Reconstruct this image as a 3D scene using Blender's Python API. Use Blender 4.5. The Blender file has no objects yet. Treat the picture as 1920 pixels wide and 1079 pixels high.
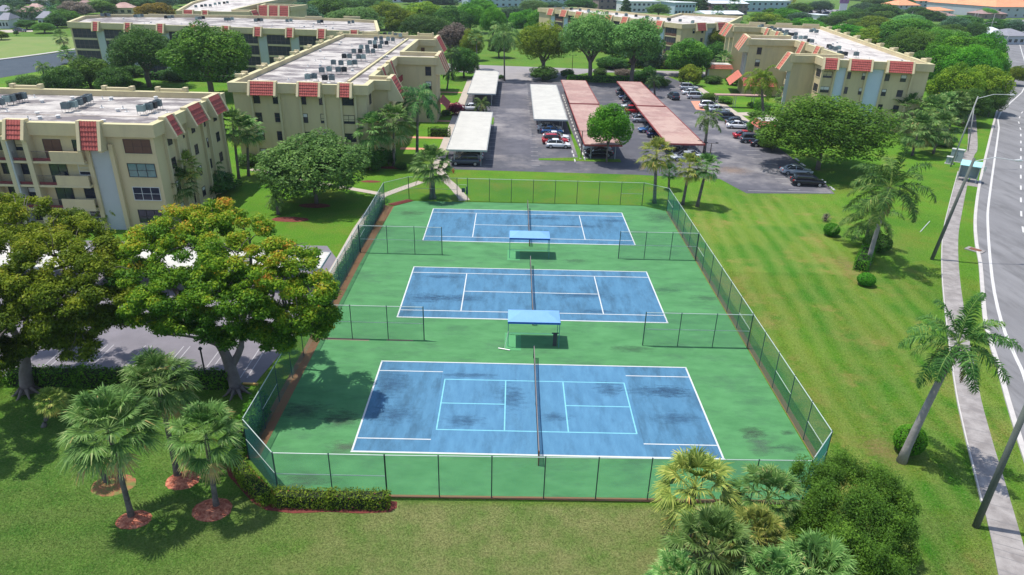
import bpy, math, random
import numpy as np
from mathutils import Vector, Matrix
R_=math.radians
C=bpy.context.scene.collection
sc=bpy.context.scene
# ------------------------------------------------------------------ camera
CAM=np.array([-2.07,-35.217,28.576]); YAW,PIT,ROLL=0.0045,0.44328,0.023875; FPX=1293.3
_cy,_sy,_cp,_sp=math.cos(YAW),math.sin(YAW),math.cos(PIT),math.sin(PIT)
cf=np.array([_sy*_cp,_cy*_cp,-_sp]); _r=np.array([_cy,-_sy,0.]); _u=np.cross(_r,cf)
cr_=math.cos(ROLL)*_r+math.sin(ROLL)*_u; cu_=-math.sin(ROLL)*_r+math.cos(ROLL)*_u
cam=bpy.data.objects.new('camera',bpy.data.cameras.new('camera')); C.objects.link(cam)
cam.matrix_world=Matrix(((cr_[0],cu_[0],-cf[0],CAM[0]),(cr_[1],cu_[1],-cf[1],CAM[1]),(cr_[2],cu_[2],-cf[2],CAM[2]),(0,0,0,1)))
cam.data.sensor_width=36; cam.data.lens=FPX/1920*36; cam.data.clip_end=6000; cam.data.clip_start=.5
sc.camera=cam
# ------------------------------------------------------------------ sky, sun
w=bpy.data.worlds.new("World"); sc.world=w; w.use_nodes=True
nt=w.node_tree; bg=nt.nodes['Background']; sky=nt.nodes.new('ShaderNodeTexSky'); sky.sky_type='NISHITA'
sky.sun_disc=False; sky.sun_elevation=R_(71.4); sky.sun_rotation=R_(282.5); sky.air_density=1.0; sky.dust_density=1.0
nt.links.new(sky.outputs[0],bg.inputs[0]); bg.inputs[1].default_value=.15
sl=bpy.data.lights.new('sun','SUN'); sl.energy=3.9; sl.angle=R_(.53); sl.color=(1,.955,.88)
so=bpy.data.objects.new('sun',sl); C.objects.link(so); so.location=(-60,20,150)
so.rotation_euler=Vector((.311,-.072,-.948)).to_track_quat('-Z','Y').to_euler()
sc.view_settings.view_transform='Standard'; sc.view_settings.look='None'; sc.view_settings.exposure=.42; sc.view_settings.gamma=1
sc.cycles.max_bounces=6; sc.cycles.transparent_max_bounces=8; sc.cycles.diffuse_bounces=3
# ------------------------------------------------------------------ picture point -> place in the world
def ray(px,py): return cf*FPX+cr_*(px-960)+cu_*(539.5-py)
def G(px,py,z=0.):
    d=ray(px,py); return CAM+d*((z-CAM[2])/d[2])
def GY(px,py,y):
    d=ray(px,py); return CAM+d*((y-CAM[1])/d[1])
def g2(px,py,z=0.):
    q=G(px,py,z); return (float(q[0]),float(q[1]))
def ht(bx,by,ty):
    "height of a vertical thing standing at pixel (bx,by) whose top is in pixel row ty"
    b=G(bx,by); lo,hi=0,60
    for _ in range(40):
        m=(lo+hi)/2; d=b+np.array([0,0,m])-CAM
        y=539.5-FPX*(d@cu_)/(d@cf)
        if y>ty: lo=m
        else: hi=m
    return lo
# ------------------------------------------------------------------ materials
ONES=['first','second','third','fourth','fifth','sixth','seventh','eighth','ninth','tenth','eleventh','twelfth','thirteenth','fourteenth','fifteenth','sixteenth','seventeenth','eighteenth','nineteenth']
def nth(i):
    "0 -> first ..."
    return ONES[i] if i<19 else ('twentieth' if i==19 else 'twenty '+ONES[i-20] if i<29 else 'thirtieth' if i==29 else 'thirty '+ONES[i-30])
def rank(L,i,key=lambda a:0):
    "place of item i among the items alike, counted from the left"
    same=sorted([j for j in range(len(L)) if key(L[j])==key(L[i])],key=lambda j:(L[j][0],j)); k=same.index(i)
    return 'leftmost' if k==0 and len(same)>1 else 'rightmost' if k==len(same)-1 and k>0 else 'only' if len(same)==1 else nth(k)
M={}
def mk(name,col,rough=.85,col2=None,scale=1.,amt=.5,bump=0.,bscale=None,metal=0.,spec=.3,detail=5,stretch=None,third=None,tscale=.1,tlo=.5,thi=.65):
    m=bpy.data.materials.new(name); m.use_nodes=True; n=m.node_tree; b=n.nodes['Principled BSDF']
    b.inputs['Roughness'].default_value=rough; b.inputs['Metallic'].default_value=metal
    b.inputs['Specular IOR Level'].default_value=spec
    b.inputs['Base Color'].default_value=(*col,1)
    geo=n.nodes.new('ShaderNodeNewGeometry'); vec=geo.outputs['Position']
    if stretch:
        mp=n.nodes.new('ShaderNodeMapping'); mp.inputs['Scale'].default_value=stretch; n.links.new(vec,mp.inputs[0]); vec=mp.outputs[0]
    out=None
    if col2:
        t=n.nodes.new('ShaderNodeTexNoise'); t.inputs['Scale'].default_value=scale; t.inputs['Detail'].default_value=detail; t.inputs['Roughness'].default_value=.65
        n.links.new(vec,t.inputs[0]); r=n.nodes.new('ShaderNodeValToRGB'); r.color_ramp.elements[0].position=.5-.25*(1-amt)-.08; r.color_ramp.elements[1].position=.5+.25*(1-amt)+.08
        r.color_ramp.elements[0].color=(*col,1); r.color_ramp.elements[1].color=(*col2,1)
        n.links.new(t.outputs[0],r.inputs[0]); out=r.outputs[0]
    if third:
        t3=n.nodes.new('ShaderNodeTexNoise'); t3.inputs['Scale'].default_value=tscale; t3.inputs['Detail'].default_value=6; t3.inputs['Roughness'].default_value=.7
        n.links.new(vec,t3.inputs[0]); r3=n.nodes.new('ShaderNodeMapRange'); r3.inputs[1].default_value=tlo; r3.inputs[2].default_value=thi
        n.links.new(t3.outputs[0],r3.inputs[0]); mx=n.nodes.new('ShaderNodeMixRGB'); n.links.new(r3.outputs[0],mx.inputs[0])
        if out: n.links.new(out,mx.inputs[1])
        else: mx.inputs[1].default_value=(*col,1)
        mx.inputs[2].default_value=(*third,1); out=mx.outputs[0]
    if out: n.links.new(out,b.inputs['Base Color'])
    if bump:
        t2=n.nodes.new('ShaderNodeTexNoise'); t2.inputs['Scale'].default_value=bscale or scale*8; t2.inputs['Detail'].default_value=4
        n.links.new(vec,t2.inputs[0]); bp=n.nodes.new('ShaderNodeBump'); bp.inputs['Strength'].default_value=1; bp.inputs['Distance'].default_value=bump
        n.links.new(t2.outputs[0],bp.inputs['Height']); n.links.new(bp.outputs[0],b.inputs['Normal'])
    M[name]=m; return m
def leafmat(name,ramp,trans=.25,rough=.55):
    m=bpy.data.materials.new(name); m.use_nodes=True; n=m.node_tree
    b=n.nodes['Principled BSDF']; o=n.nodes['Material Output']
    a=n.nodes.new('ShaderNodeAttribute'); a.attribute_name='tint'
    oi=n.nodes.new('ShaderNodeObjectInfo')
    r=n.nodes.new('ShaderNodeValToRGB'); cr=r.color_ramp
    while len(cr.elements)<len(ramp): cr.elements.new(.5)
    for e,(p,c) in zip(cr.elements,ramp): e.position=p; e.color=(*c,1)
    hs=n.nodes.new('ShaderNodeHueSaturation'); mr=n.nodes.new('ShaderNodeMapRange'); mr.inputs[3].default_value=.75; mr.inputs[4].default_value=1.25
    mh=n.nodes.new('ShaderNodeMapRange'); mh.inputs[3].default_value=.485; mh.inputs[4].default_value=.515
    n.links.new(oi.outputs['Random'],mr.inputs[0]); n.links.new(oi.outputs['Random'],mh.inputs[0])
    n.links.new(a.outputs['Fac'],r.inputs[0]); n.links.new(r.outputs[0],hs.inputs['Color']); n.links.new(mr.outputs[0],hs.inputs['Value']); n.links.new(mh.outputs[0],hs.inputs['Hue'])
    n.links.new(hs.outputs[0],b.inputs['Base Color']); b.inputs['Roughness'].default_value=rough; b.inputs['Specular IOR Level'].default_value=.15
    t=n.nodes.new('ShaderNodeBsdfTranslucent'); n.links.new(hs.outputs[0],t.inputs[0])
    mx=n.nodes.new('ShaderNodeMixShader'); mx.inputs[0].default_value=trans
    n.links.new(b.outputs[0],mx.inputs[1]); n.links.new(t.outputs[0],mx.inputs[2]); n.links.new(mx.outputs[0],o.inputs[0])
    M[name]=m; return m
# ------------------------------------------------------------------ objects
def setp(o,label=None,cat=None,group=None,kind=None):
    if label: o['label']=label
    if cat: o['category']=cat
    if group: o['group']=group
    if kind: o['kind']=kind
    return o
def thing(name,label,cat,loc=(0,0,0),rz=0.,group=None):
    o=bpy.data.objects.new(name,None); C.objects.link(o); o.location=loc; o.rotation_euler=(0,0,rz); o.empty_display_size=.3
    return setp(o,label,cat,group)
def dup(root,loc=None,rz=None,label=None,group=None,scale=None):
    r=root.copy(); C.objects.link(r)
    if loc is not None: r.location=loc
    if rz is not None: r.rotation_euler=(0,0,rz)
    if scale is not None: r.scale=(scale,)*3 if not hasattr(scale,'__len__') else scale
    if label: r['label']=label
    if group: r['group']=group
    for ch in list(root.children):
        c=ch.copy(); C.objects.link(c); c.parent=r
        for gc in list(ch.children):
            d=gc.copy(); C.objects.link(d); d.parent=c
    return r
class MB:
    "collects faces and links them as one mesh object"
    def __init__(s,org=(0,0,0)): s.v=[]; s.f=[]; s.mi=[]; s.o=np.array(org,float); s.cur=0
    def add(s,vs,fs):
        b=len(s.v); s.v.extend([(float(a),float(c),float(d)) for a,c,d in vs]); s.f.extend([tuple(b+i for i in f) for f in fs]); s.mi.extend([s.cur]*len(fs)); return s
    def box(s,x0,x1,y0,y1,z0,z1):
        return s.add([(x0,y0,z0),(x1,y0,z0),(x1,y1,z0),(x0,y1,z0),(x0,y0,z1),(x1,y0,z1),(x1,y1,z1),(x0,y1,z1)],[(0,3,2,1),(4,5,6,7),(0,1,5,4),(1,2,6,5),(2,3,7,6),(3,0,4,7)])
    def hexa(s,p): # 8 points, bottom ring then top ring
        return s.add(p,[(0,3,2,1),(4,5,6,7),(0,1,5,4),(1,2,6,5),(2,3,7,6),(3,0,4,7)])
    def prism(s,poly,z0,z1,cap=True,bottom=True):
        n=len(poly); vs=[(x,y,z0) for x,y in poly]+[(x,y,z1) for x,y in poly]
        fs=[(i,(i+1)%n,n+(i+1)%n,n+i) for i in range(n)]
        if cap: fs.append(tuple(range(n,2*n)))
        if bottom: fs.append(tuple(range(n-1,-1,-1)))
        return s.add(vs,fs)
    def sheet(s,poly,z): return s.add([(x,y,z) for x,y in poly],[tuple(range(len(poly)))])
    def tube(s,pts,rad,n=8,cap=True):
        pts=[np.array(p,float) for p in pts]
        if not hasattr(rad,'__len__'): rad=[rad]*len(pts)
        vs=[];fs=[]
        for i,p in enumerate(pts):
            t=pts[min(i+1,len(pts)-1)]-pts[max(i-1,0)]; t=t/(np.linalg.norm(t)+1e-9)
            a=np.cross(t,(0,0,1)) if abs(t[2])<.9 else np.cross(t,(1,0,0)); a/=np.linalg.norm(a); b=np.cross(t,a)
            for k in range(n):
                th=2*math.pi*k/n; vs.append(p+rad[i]*(math.cos(th)*a+math.sin(th)*b))
        for i in range(len(pts)-1):
            for k in range(n): fs.append((i*n+k,i*n+(k+1)%n,(i+1)*n+(k+1)%n,(i+1)*n+k))
        if cap: fs.append(tuple(range(n-1,-1,-1))); fs.append(tuple((len(pts)-1)*n+k for k in range(n)))
        return s.add(vs,fs)
    def build(s,name,mats,parent=None,smooth=False,label=None,kind=None,cat=None):
        if not isinstance(mats,(list,tuple)): mats=[mats]
        me=bpy.data.meshes.new(name); v=np.array(s.v,float).reshape(-1,3)-s.o
        me.from_pydata(v.tolist(),[],s.f)
        for m in mats: me.materials.append(M[m] if isinstance(m,str) else m)
        me.polygons.foreach_set('material_index',s.mi)
        if smooth: me.polygons.foreach_set('use_smooth',[True]*len(s.f))
        me.update()
        o=bpy.data.objects.new(name,me); C.objects.link(o)
        if parent: o.parent=parent
        elif np.any(s.o): o.location=s.o
        return setp(o,label,cat,None,kind)
def npmesh(name,V,F,mat,tint=None,parent=None,mats=None):
    "V (n,3), F (m,4) arrays -> object"
    me=bpy.data.meshes.new(name); nv=len(V); nf=len(F); k=F.shape[1]
    me.vertices.add(nv); me.vertices.foreach_set('co',np.ascontiguousarray(V,dtype=np.float32).ravel())
    me.loops.add(nf*k); me.loops.foreach_set('vertex_index',np.ascontiguousarray(F,dtype=np.int32).ravel())
    me.polygons.add(nf); me.polygons.foreach_set('loop_start',np.arange(nf,dtype=np.int32)*k)
    me.update(calc_edges=True)
    if tint is not None:
        a=me.attributes.new('tint','FLOAT','FACE'); a.data.foreach_set('value',np.ascontiguousarray(tint,dtype=np.float32))
    me.materials.append(M[mat] if isinstance(mat,str) else mat)
    o=bpy.data.objects.new(name,me); C.objects.link(o)
    if parent: o.parent=parent
    return o
def wires(segs,rad):
    "(n,2,3) segments -> thin three sided prisms"
    S=np.asarray(segs,float); a,b=S[:,0],S[:,1]; t=b-a; t/=np.linalg.norm(t,axis=1)[:,None]+1e-9
    h=np.where(np.abs(t[:,2:3])<.95,np.array([[0,0,1.]]),np.array([[1.,0,0]])); p=np.cross(t,h); p/=np.linalg.norm(p,axis=1)[:,None]; q=np.cross(t,p)
    V=[];
    for e in (a,b):
        for k in range(3):
            th=2*math.pi*k/3; V.append(e+rad*(math.cos(th)*p+math.sin(th)*q))
    n=len(S); V=np.stack(V,1).reshape(-1,3); base=(np.arange(n)*6)[:,None]
    F=np.concatenate([base+np.array([[k,(k+1)%3,3+(k+1)%3,3+k]]) for k in range(3)],0)
    return V,F
def inset(poly,d):
    "move every edge of a counter-clockwise polygon inwards by d"
    P=[np.array(p,float) for p in poly]; n=len(P); out=[]
    for i in range(n):
        a,b,c=P[i-1],P[i],P[(i+1)%n]
        e1=(b-a)/np.linalg.norm(b-a); e2=(c-b)/np.linalg.norm(c-b)
        n1=np.array([-e1[1],e1[0]]); n2=np.array([-e2[1],e2[0]])
        k=1+n1@n2; out.append(tuple(b+d*(n1+n2)/max(k,.2)))
    return out
def ring(mb,po,pi,z0,z1):
    n=len(po); vs=[(x,y,z0) for x,y in po]+[(x,y,z1) for x,y in po]+[(x,y,z0) for x,y in pi]+[(x,y,z1) for x,y in pi]
    fs=[]
    for i in range(n):
        j=(i+1)%n
        fs+=[(i,j,n+j,n+i),(n+i,n+j,3*n+j,3*n+i),(2*n+j,2*n+i,3*n+i,3*n+j),(j,i,2*n+i,2*n+j)]
    mb.add(vs,fs)
def strip(pts,w,off=0.):
    "polyline -> band polygon of width w (shifted sideways by off)"
    P=[np.array(p[:2],float) for p in pts]; L=[];Rr=[]
    for i,p in enumerate(P):
        t=P[min(i+1,len(P)-1)]-P[max(i-1,0)]; t/=np.linalg.norm(t); nn=np.array([-t[1],t[0]])
        L.append(tuple(p+nn*(off+w/2))); Rr.append(tuple(p+nn*(off-w/2)))
    return L+Rr[::-1]
def band(mb,pts,w,z0,z1=None,off=0.):
    P=strip(pts,w,off); n=len(P)//2; L=P[:n]; Rr=P[n:][::-1]
    for i in range(n-1):
        q=[L[i],Rr[i],Rr[i+1],L[i+1]]
        if z1 is None: mb.sheet(q[::1],z0)
        else:
            mb.prism(q,z0,z1,bottom=False)
def smoothline(pts,k=4):
    P=[np.array(p,float) for p in pts]; out=[]
    for i in range(len(P)-1):
        a=P[max(i-1,0)];b=P[i];c=P[i+1];d=P[min(i+2,len(P)-1)]
        for j in range(k):
            t=j/k; out.append(.5*((2*b)+(-a+c)*t+(2*a-5*b+4*c-d)*t*t+(-a+3*b-3*c+d)*t**3))
    out.append(P[-1]); return out
# ------------------------------------------------------------------ material library
mk('asphalt',(.065,.066,.078),.9,(.105,.105,.12),.35,.3,.01,12,third=(.23,.21,.205),tscale=.09,tlo=.5,thi=.72)
mk('road_asphalt',(.165,.162,.166),.9,(.215,.212,.216),.25,.8,.006,15,third=(.13,.128,.13),tscale=.35,tlo=.50,thi=.66,stretch=(1.4,.25,1))
mk('street_asphalt',(.23,.215,.215),.9,(.29,.268,.265),.3,.4,.006,15)
mk('lot_asphalt',(.07,.07,.085),.9,(.125,.122,.138),.4,.3,.006,15,third=(.25,.235,.235),tscale=.07,tlo=.48,thi=.66)
mk('shade_lot',(.15,.14,.155),.9,(.205,.19,.21),.5,.4,.006,15)
mk('concrete',(.32,.295,.28),.9,(.21,.19,.18),.8,.8,.006,20)
mk('path_concrete',(.46,.40,.34),.9,(.37,.32,.27),.5,.4)
mk('pink_path',(.62,.30,.20),.9,(.5,.22,.15),.8,.4)
mk('court_green',(.050,.175,.060),.85,(.082,.250,.092),.8,.5,.003,30,third=(.045,.115,.060),tscale=.45,tlo=.50,thi=.80,stretch=(.5,1.1,1))
mk('court_green_light',(.085,.30,.12),.85,(.07,.26,.10),1.,.3)
mk('court_blue',(.052,.150,.250),.85,(.078,.205,.325),1.1,.5,.003,30,third=(.036,.095,.155),tscale=.5,tlo=.47,thi=.72,stretch=(1.5,.45,1))
mk('court_blue_light',(.060,.170,.285),.85,(.088,.228,.36),1.1,.5,.003,30,third=(.042,.115,.19),tscale=.5,tlo=.50,thi=.78,stretch=(1.5,.45,1))
mk('line_white',(.58,.59,.57),.7,(.46,.50,.52),3,.2)
mk('line_cyan',(.20,.52,.60),.7,(.15,.42,.5),3,.2)
mk('paint_white',(.60,.59,.57),.7,(.45,.44,.42),3,.2)
mk('paint_faded2',(.42,.41,.42),.8,(.30,.29,.31),2,.1)
mk('paint_faded',(.45,.44,.43),.8,(.28,.28,.28),2,.2)
mk('stucco',(.60,.50,.29),.9,(.54,.44,.26),.5,.3,.004,25,third=(.48,.40,.25),tscale=.25,tlo=.50,thi=.72,stretch=(1.5,1.5,.3))
mk('stucco_light',(.58,.50,.31),.9,(.52,.445,.275),.6,.3)
mk('coping',(.56,.505,.29),.8,(.48,.43,.25),.8,.3)
mk('stucco_white',(.47,.50,.48),.9,(.42,.44,.43),.5,.3)
mk('stucco_blue',(.52,.60,.68),.9,(.48,.56,.64),.5,.3)
mk('roof_gravel',(.49,.455,.415),.9,(.32,.295,.275),.6,.9,.01,8,third=(.17,.15,.15),tscale=.30,tlo=.46,thi=.58,stretch=(.45,.9,1))
mk('roof_white',(.55,.515,.47),.9,(.45,.415,.385),.5,.8,.01,8,third=(.28,.25,.24),tscale=.3,tlo=.50,thi=.64,stretch=(.9,.4,1))
mk('tile_red',(.42,.105,.09),.85,(.30,.07,.06),2.5,.6,.01,10)
mk('tile_coral',(.54,.19,.13),.85,(.42,.12,.085),2.5,.2,.01,10)
mk('tile_orange',(.78,.33,.17),.8,(.66,.25,.13),.3,.3)
mk('tile_brown',(.34,.22,.20),.9,(.26,.17,.16),.5,.3)
mk('roof_grey',(.26,.26,.29),.9,(.2,.2,.23),.5,.3)
mk('roof_pale',(.66,.70,.72),.8,(.56,.60,.62),.3,.3)
mk('roof_teal',(.36,.66,.66),.7,(.30,.58,.58),2,.3)
mk('wall_grey',(.42,.45,.48),.9,(.36,.39,.42),.3,.3)
mk('wall_white',(.66,.66,.66),.9,(.56,.56,.57),.4,.3)
mk('wall_blue',(.40,.50,.55),.9,(.36,.45,.5),.4,.3)
mk('wall_brown',(.26,.19,.17),.9,(.2,.15,.14),.4,.3)
mk('glass_dark',(.012,.016,.03),.12,(.03,.035,.06),.6,.2,spec=.8)
mk('glass_teal',(.04,.12,.13),.15,(.09,.22,.22),1.2,.2,spec=.8)
mk('screen_dark',(.028,.028,.038),.5,(.05,.05,.065),1.2,.2)
mk('frame_dark',(.03,.03,.035),.5)
mk('frame_bronze',(.10,.06,.05),.6)
mk('frame_white',(.6,.6,.58),.6)
mk('shutter_brown',(.16,.085,.055),.7,(.11,.055,.04),1.5,.3)
mk('balcony_red',(.24,.03,.04),.8)
mk('rail_metal',(.16,.13,.12),.6)
mk('carport_white',(.56,.545,.49),.7,(.48,.465,.42),.4,.7)
mk('carport_pink',(.42,.265,.23),.85,(.34,.215,.19),.35,.8,third=(.47,.33,.28),tscale=.2,tlo=.45,thi=.58)
mk('fascia_red',(.34,.075,.07),.7)
mk('fascia_grey',(.42,.45,.45),.6)
mk('post_metal',(.42,.43,.43),.5)
mk('ac_metal',(.11,.16,.17),.55,(.18,.22,.23),2.,.3,metal=.2)
mk('ac_pale',(.32,.42,.40),.55,(.26,.34,.33),2.,.3,metal=.2)
mk('ac_dark',(.03,.035,.04),.6)
mk('stand_metal',(.50,.42,.36),.6)
mk('fence_post',(.035,.075,.075),.45,spec=.5)
mk('fence_rail',(.42,.50,.47),.45,spec=.5)
mk('fence_wire',(.02,.22,.15),.5,spec=.5)
mk('fence_wire_dark',(.02,.13,.11),.5,spec=.5)
mk('net_black',(.015,.02,.025),.8)
mk('net_tape',(.22,.19,.18),.8)
mk('net_white',(.75,.75,.72),.8)
mk('canopy_blue',(.16,.34,.62),.7,(.19,.38,.66),1.5,.3)
mk('canopy_trim',(.02,.12,.42),.6)
mk('canopy_leg',(.08,.25,.25),.5)
mk('rubber_dark',(.05,.05,.06),.7)
mk('alu',(.62,.63,.6),.4,metal=.3)
mk('mulch',(.28,.07,.04),.95,(.52,.20,.12),5.,.9,.05,14)
mk('mulch_old',(.36,.12,.07),.95,(.15,.19,.05),2.2,.8,.03,25)
mk('mulch_dark',(.10,.02,.018),.95,(.22,.06,.045),6.,.1,.03,20)
mk('dirt_orange',(.36,.22,.15),.95,(.24,.18,.15),2.5,.2,.01,20)
mk('bark',(.20,.17,.15),.95,(.12,.10,.09),2.,.3,.03,9)
mk('bark_pale',(.34,.31,.30),.95,(.22,.20,.19),2.,.3,.03,9)
mk('palm_bark',(.20,.175,.16),.95,(.09,.08,.075),2.2,.8,.03,12)
mk('wood_pole',(.13,.15,.13),.9,(.09,.10,.09),1.5,.3,.01,10,stretch=(4,4,.5))
mk('conc_pole',(.33,.34,.33),.8,(.26,.27,.26),1.5,.3)
mk('kerb_yellow',(.75,.45,.12),.8,(.55,.33,.1),2,.3)
mk('kerb_conc',(.52,.49,.46),.9,(.4,.38,.36),1.,.3)
mk('rust',(.22,.09,.05),.9,(.13,.06,.04),4,.3)
mk('hydrant_red',(.6,.05,.03),.5)
mk('pool_blue',(.05,.62,.72),.2)
mk('water',(.045,.06,.075),.6,(.07,.085,.10),.3,.3,.05,1.2,spec=.08)
mk('cab_green',(.32,.38,.38),.6,(.26,.32,.33),1.,.3)
mk('sign_purple',(.25,.12,.25),.6)
mk('stem_dark',(.02,.03,.012),.95)
mk('tyre',(.015,.015,.017),.8)
mk('rim',(.45,.46,.48),.3,metal=.7)
mk('car_glass',(.01,.013,.018),.05,spec=.9)
mk('lamp_red',(.45,.02,.02),.25)
mk('lamp_clear',(.75,.76,.78),.15)
for n_,c_ in dict(car_black=(.008,.009,.015),car_navy=(.012,.03,.09),car_blue=(.02,.09,.24),car_white=(.78,.79,.80),car_silver=(.42,.45,.49),car_grey=(.06,.075,.10),car_red=(.42,.01,.02),car_slate=(.035,.05,.07)).items(): mk(n_,c_,.25,spec=.6,metal=.15)
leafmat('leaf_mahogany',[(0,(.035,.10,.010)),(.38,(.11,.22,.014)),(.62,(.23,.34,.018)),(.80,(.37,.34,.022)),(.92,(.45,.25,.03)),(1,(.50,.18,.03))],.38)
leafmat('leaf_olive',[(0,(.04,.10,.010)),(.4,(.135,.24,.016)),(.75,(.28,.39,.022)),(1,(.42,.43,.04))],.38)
leafmat('leaf_dark',[(0,(.022,.065,.012)),(.5,(.060,.155,.022)),(.85,(.11,.24,.03)),(1,(.17,.30,.045))],.3)
leafmat('leaf_mid',[(0,(.032,.09,.012)),(.5,(.095,.22,.022)),(.85,(.18,.34,.035)),(1,(.28,.42,.05))],.35)
leafmat('leaf_bright',[(0,(.03,.11,.010)),(.5,(.085,.27,.014)),(.85,(.18,.42,.025)),(1,(.32,.52,.04))],.35)
leafmat('leaf_grey',[(0,(.06,.15,.035)),(.5,(.155,.33,.075)),(.85,(.26,.46,.11)),(1,(.36,.54,.16))],.38)
leafmat('leaf_blue',[(0,(.03,.075,.038)),(.5,(.065,.145,.065)),(.85,(.11,.22,.10)),(1,(.16,.28,.13))],.3)
leafmat('leaf_yellow',[(0,(.07,.12,.010)),(.5,(.18,.26,.016)),(.85,(.34,.36,.03)),(1,(.48,.38,.05))],.35)
leafmat('leaf_orange',[(0,(.08,.07,.008)),(.5,(.22,.17,.012)),(.85,(.36,.22,.02)),(1,(.42,.22,.04))],.3)
leafmat('leaf_flower',[(0,(.03,.05,.02)),(.5,(.20,.02,.07)),(.8,(.45,.03,.16)),(1,(.6,.08,.25))],.3)
leafmat('leaf_ixora',[(0,(.03,.09,.01)),(.45,(.13,.25,.015)),(.86,(.30,.40,.04)),(.97,(.36,.16,.08)),(1,(.55,.16,.12))],.3)
leafmat('leaf_brown',[(0,(.10,.08,.06)),(.5,(.2,.16,.12)),(1,(.33,.28,.22))],.2)
leafmat('frond_sabal',[(0,(.035,.085,.02)),(.4,(.085,.19,.04)),(.72,(.20,.34,.09)),(.92,(.42,.50,.20)),(1,(.50,.36,.14))],.3)
leafmat('frond_golden',[(0,(.06,.10,.015)),(.4,(.19,.27,.05)),(.72,(.40,.45,.10)),(.92,(.62,.58,.16)),(1,(.70,.45,.12))],.35)
leafmat('frond_green',[(0,(.015,.055,.02)),(.5,(.055,.15,.04)),(.8,(.13,.27,.07)),(1,(.30,.40,.14))],.3)
leafmat('frond_coco',[(0,(.02,.06,.015)),(.5,(.065,.15,.028)),(.8,(.17,.27,.055)),(1,(.36,.36,.11))],.25)
leafmat('frond_lime',[(0,(.05,.10,.01)),(.5,(.16,.30,.02)),(.8,(.30,.42,.04)),(1,(.45,.48,.08))],.3)
leafmat('frond_dead',[(0,(.10,.05,.03)),(.5,(.22,.13,.08)),(1,(.38,.26,.17))],.2)

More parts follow.
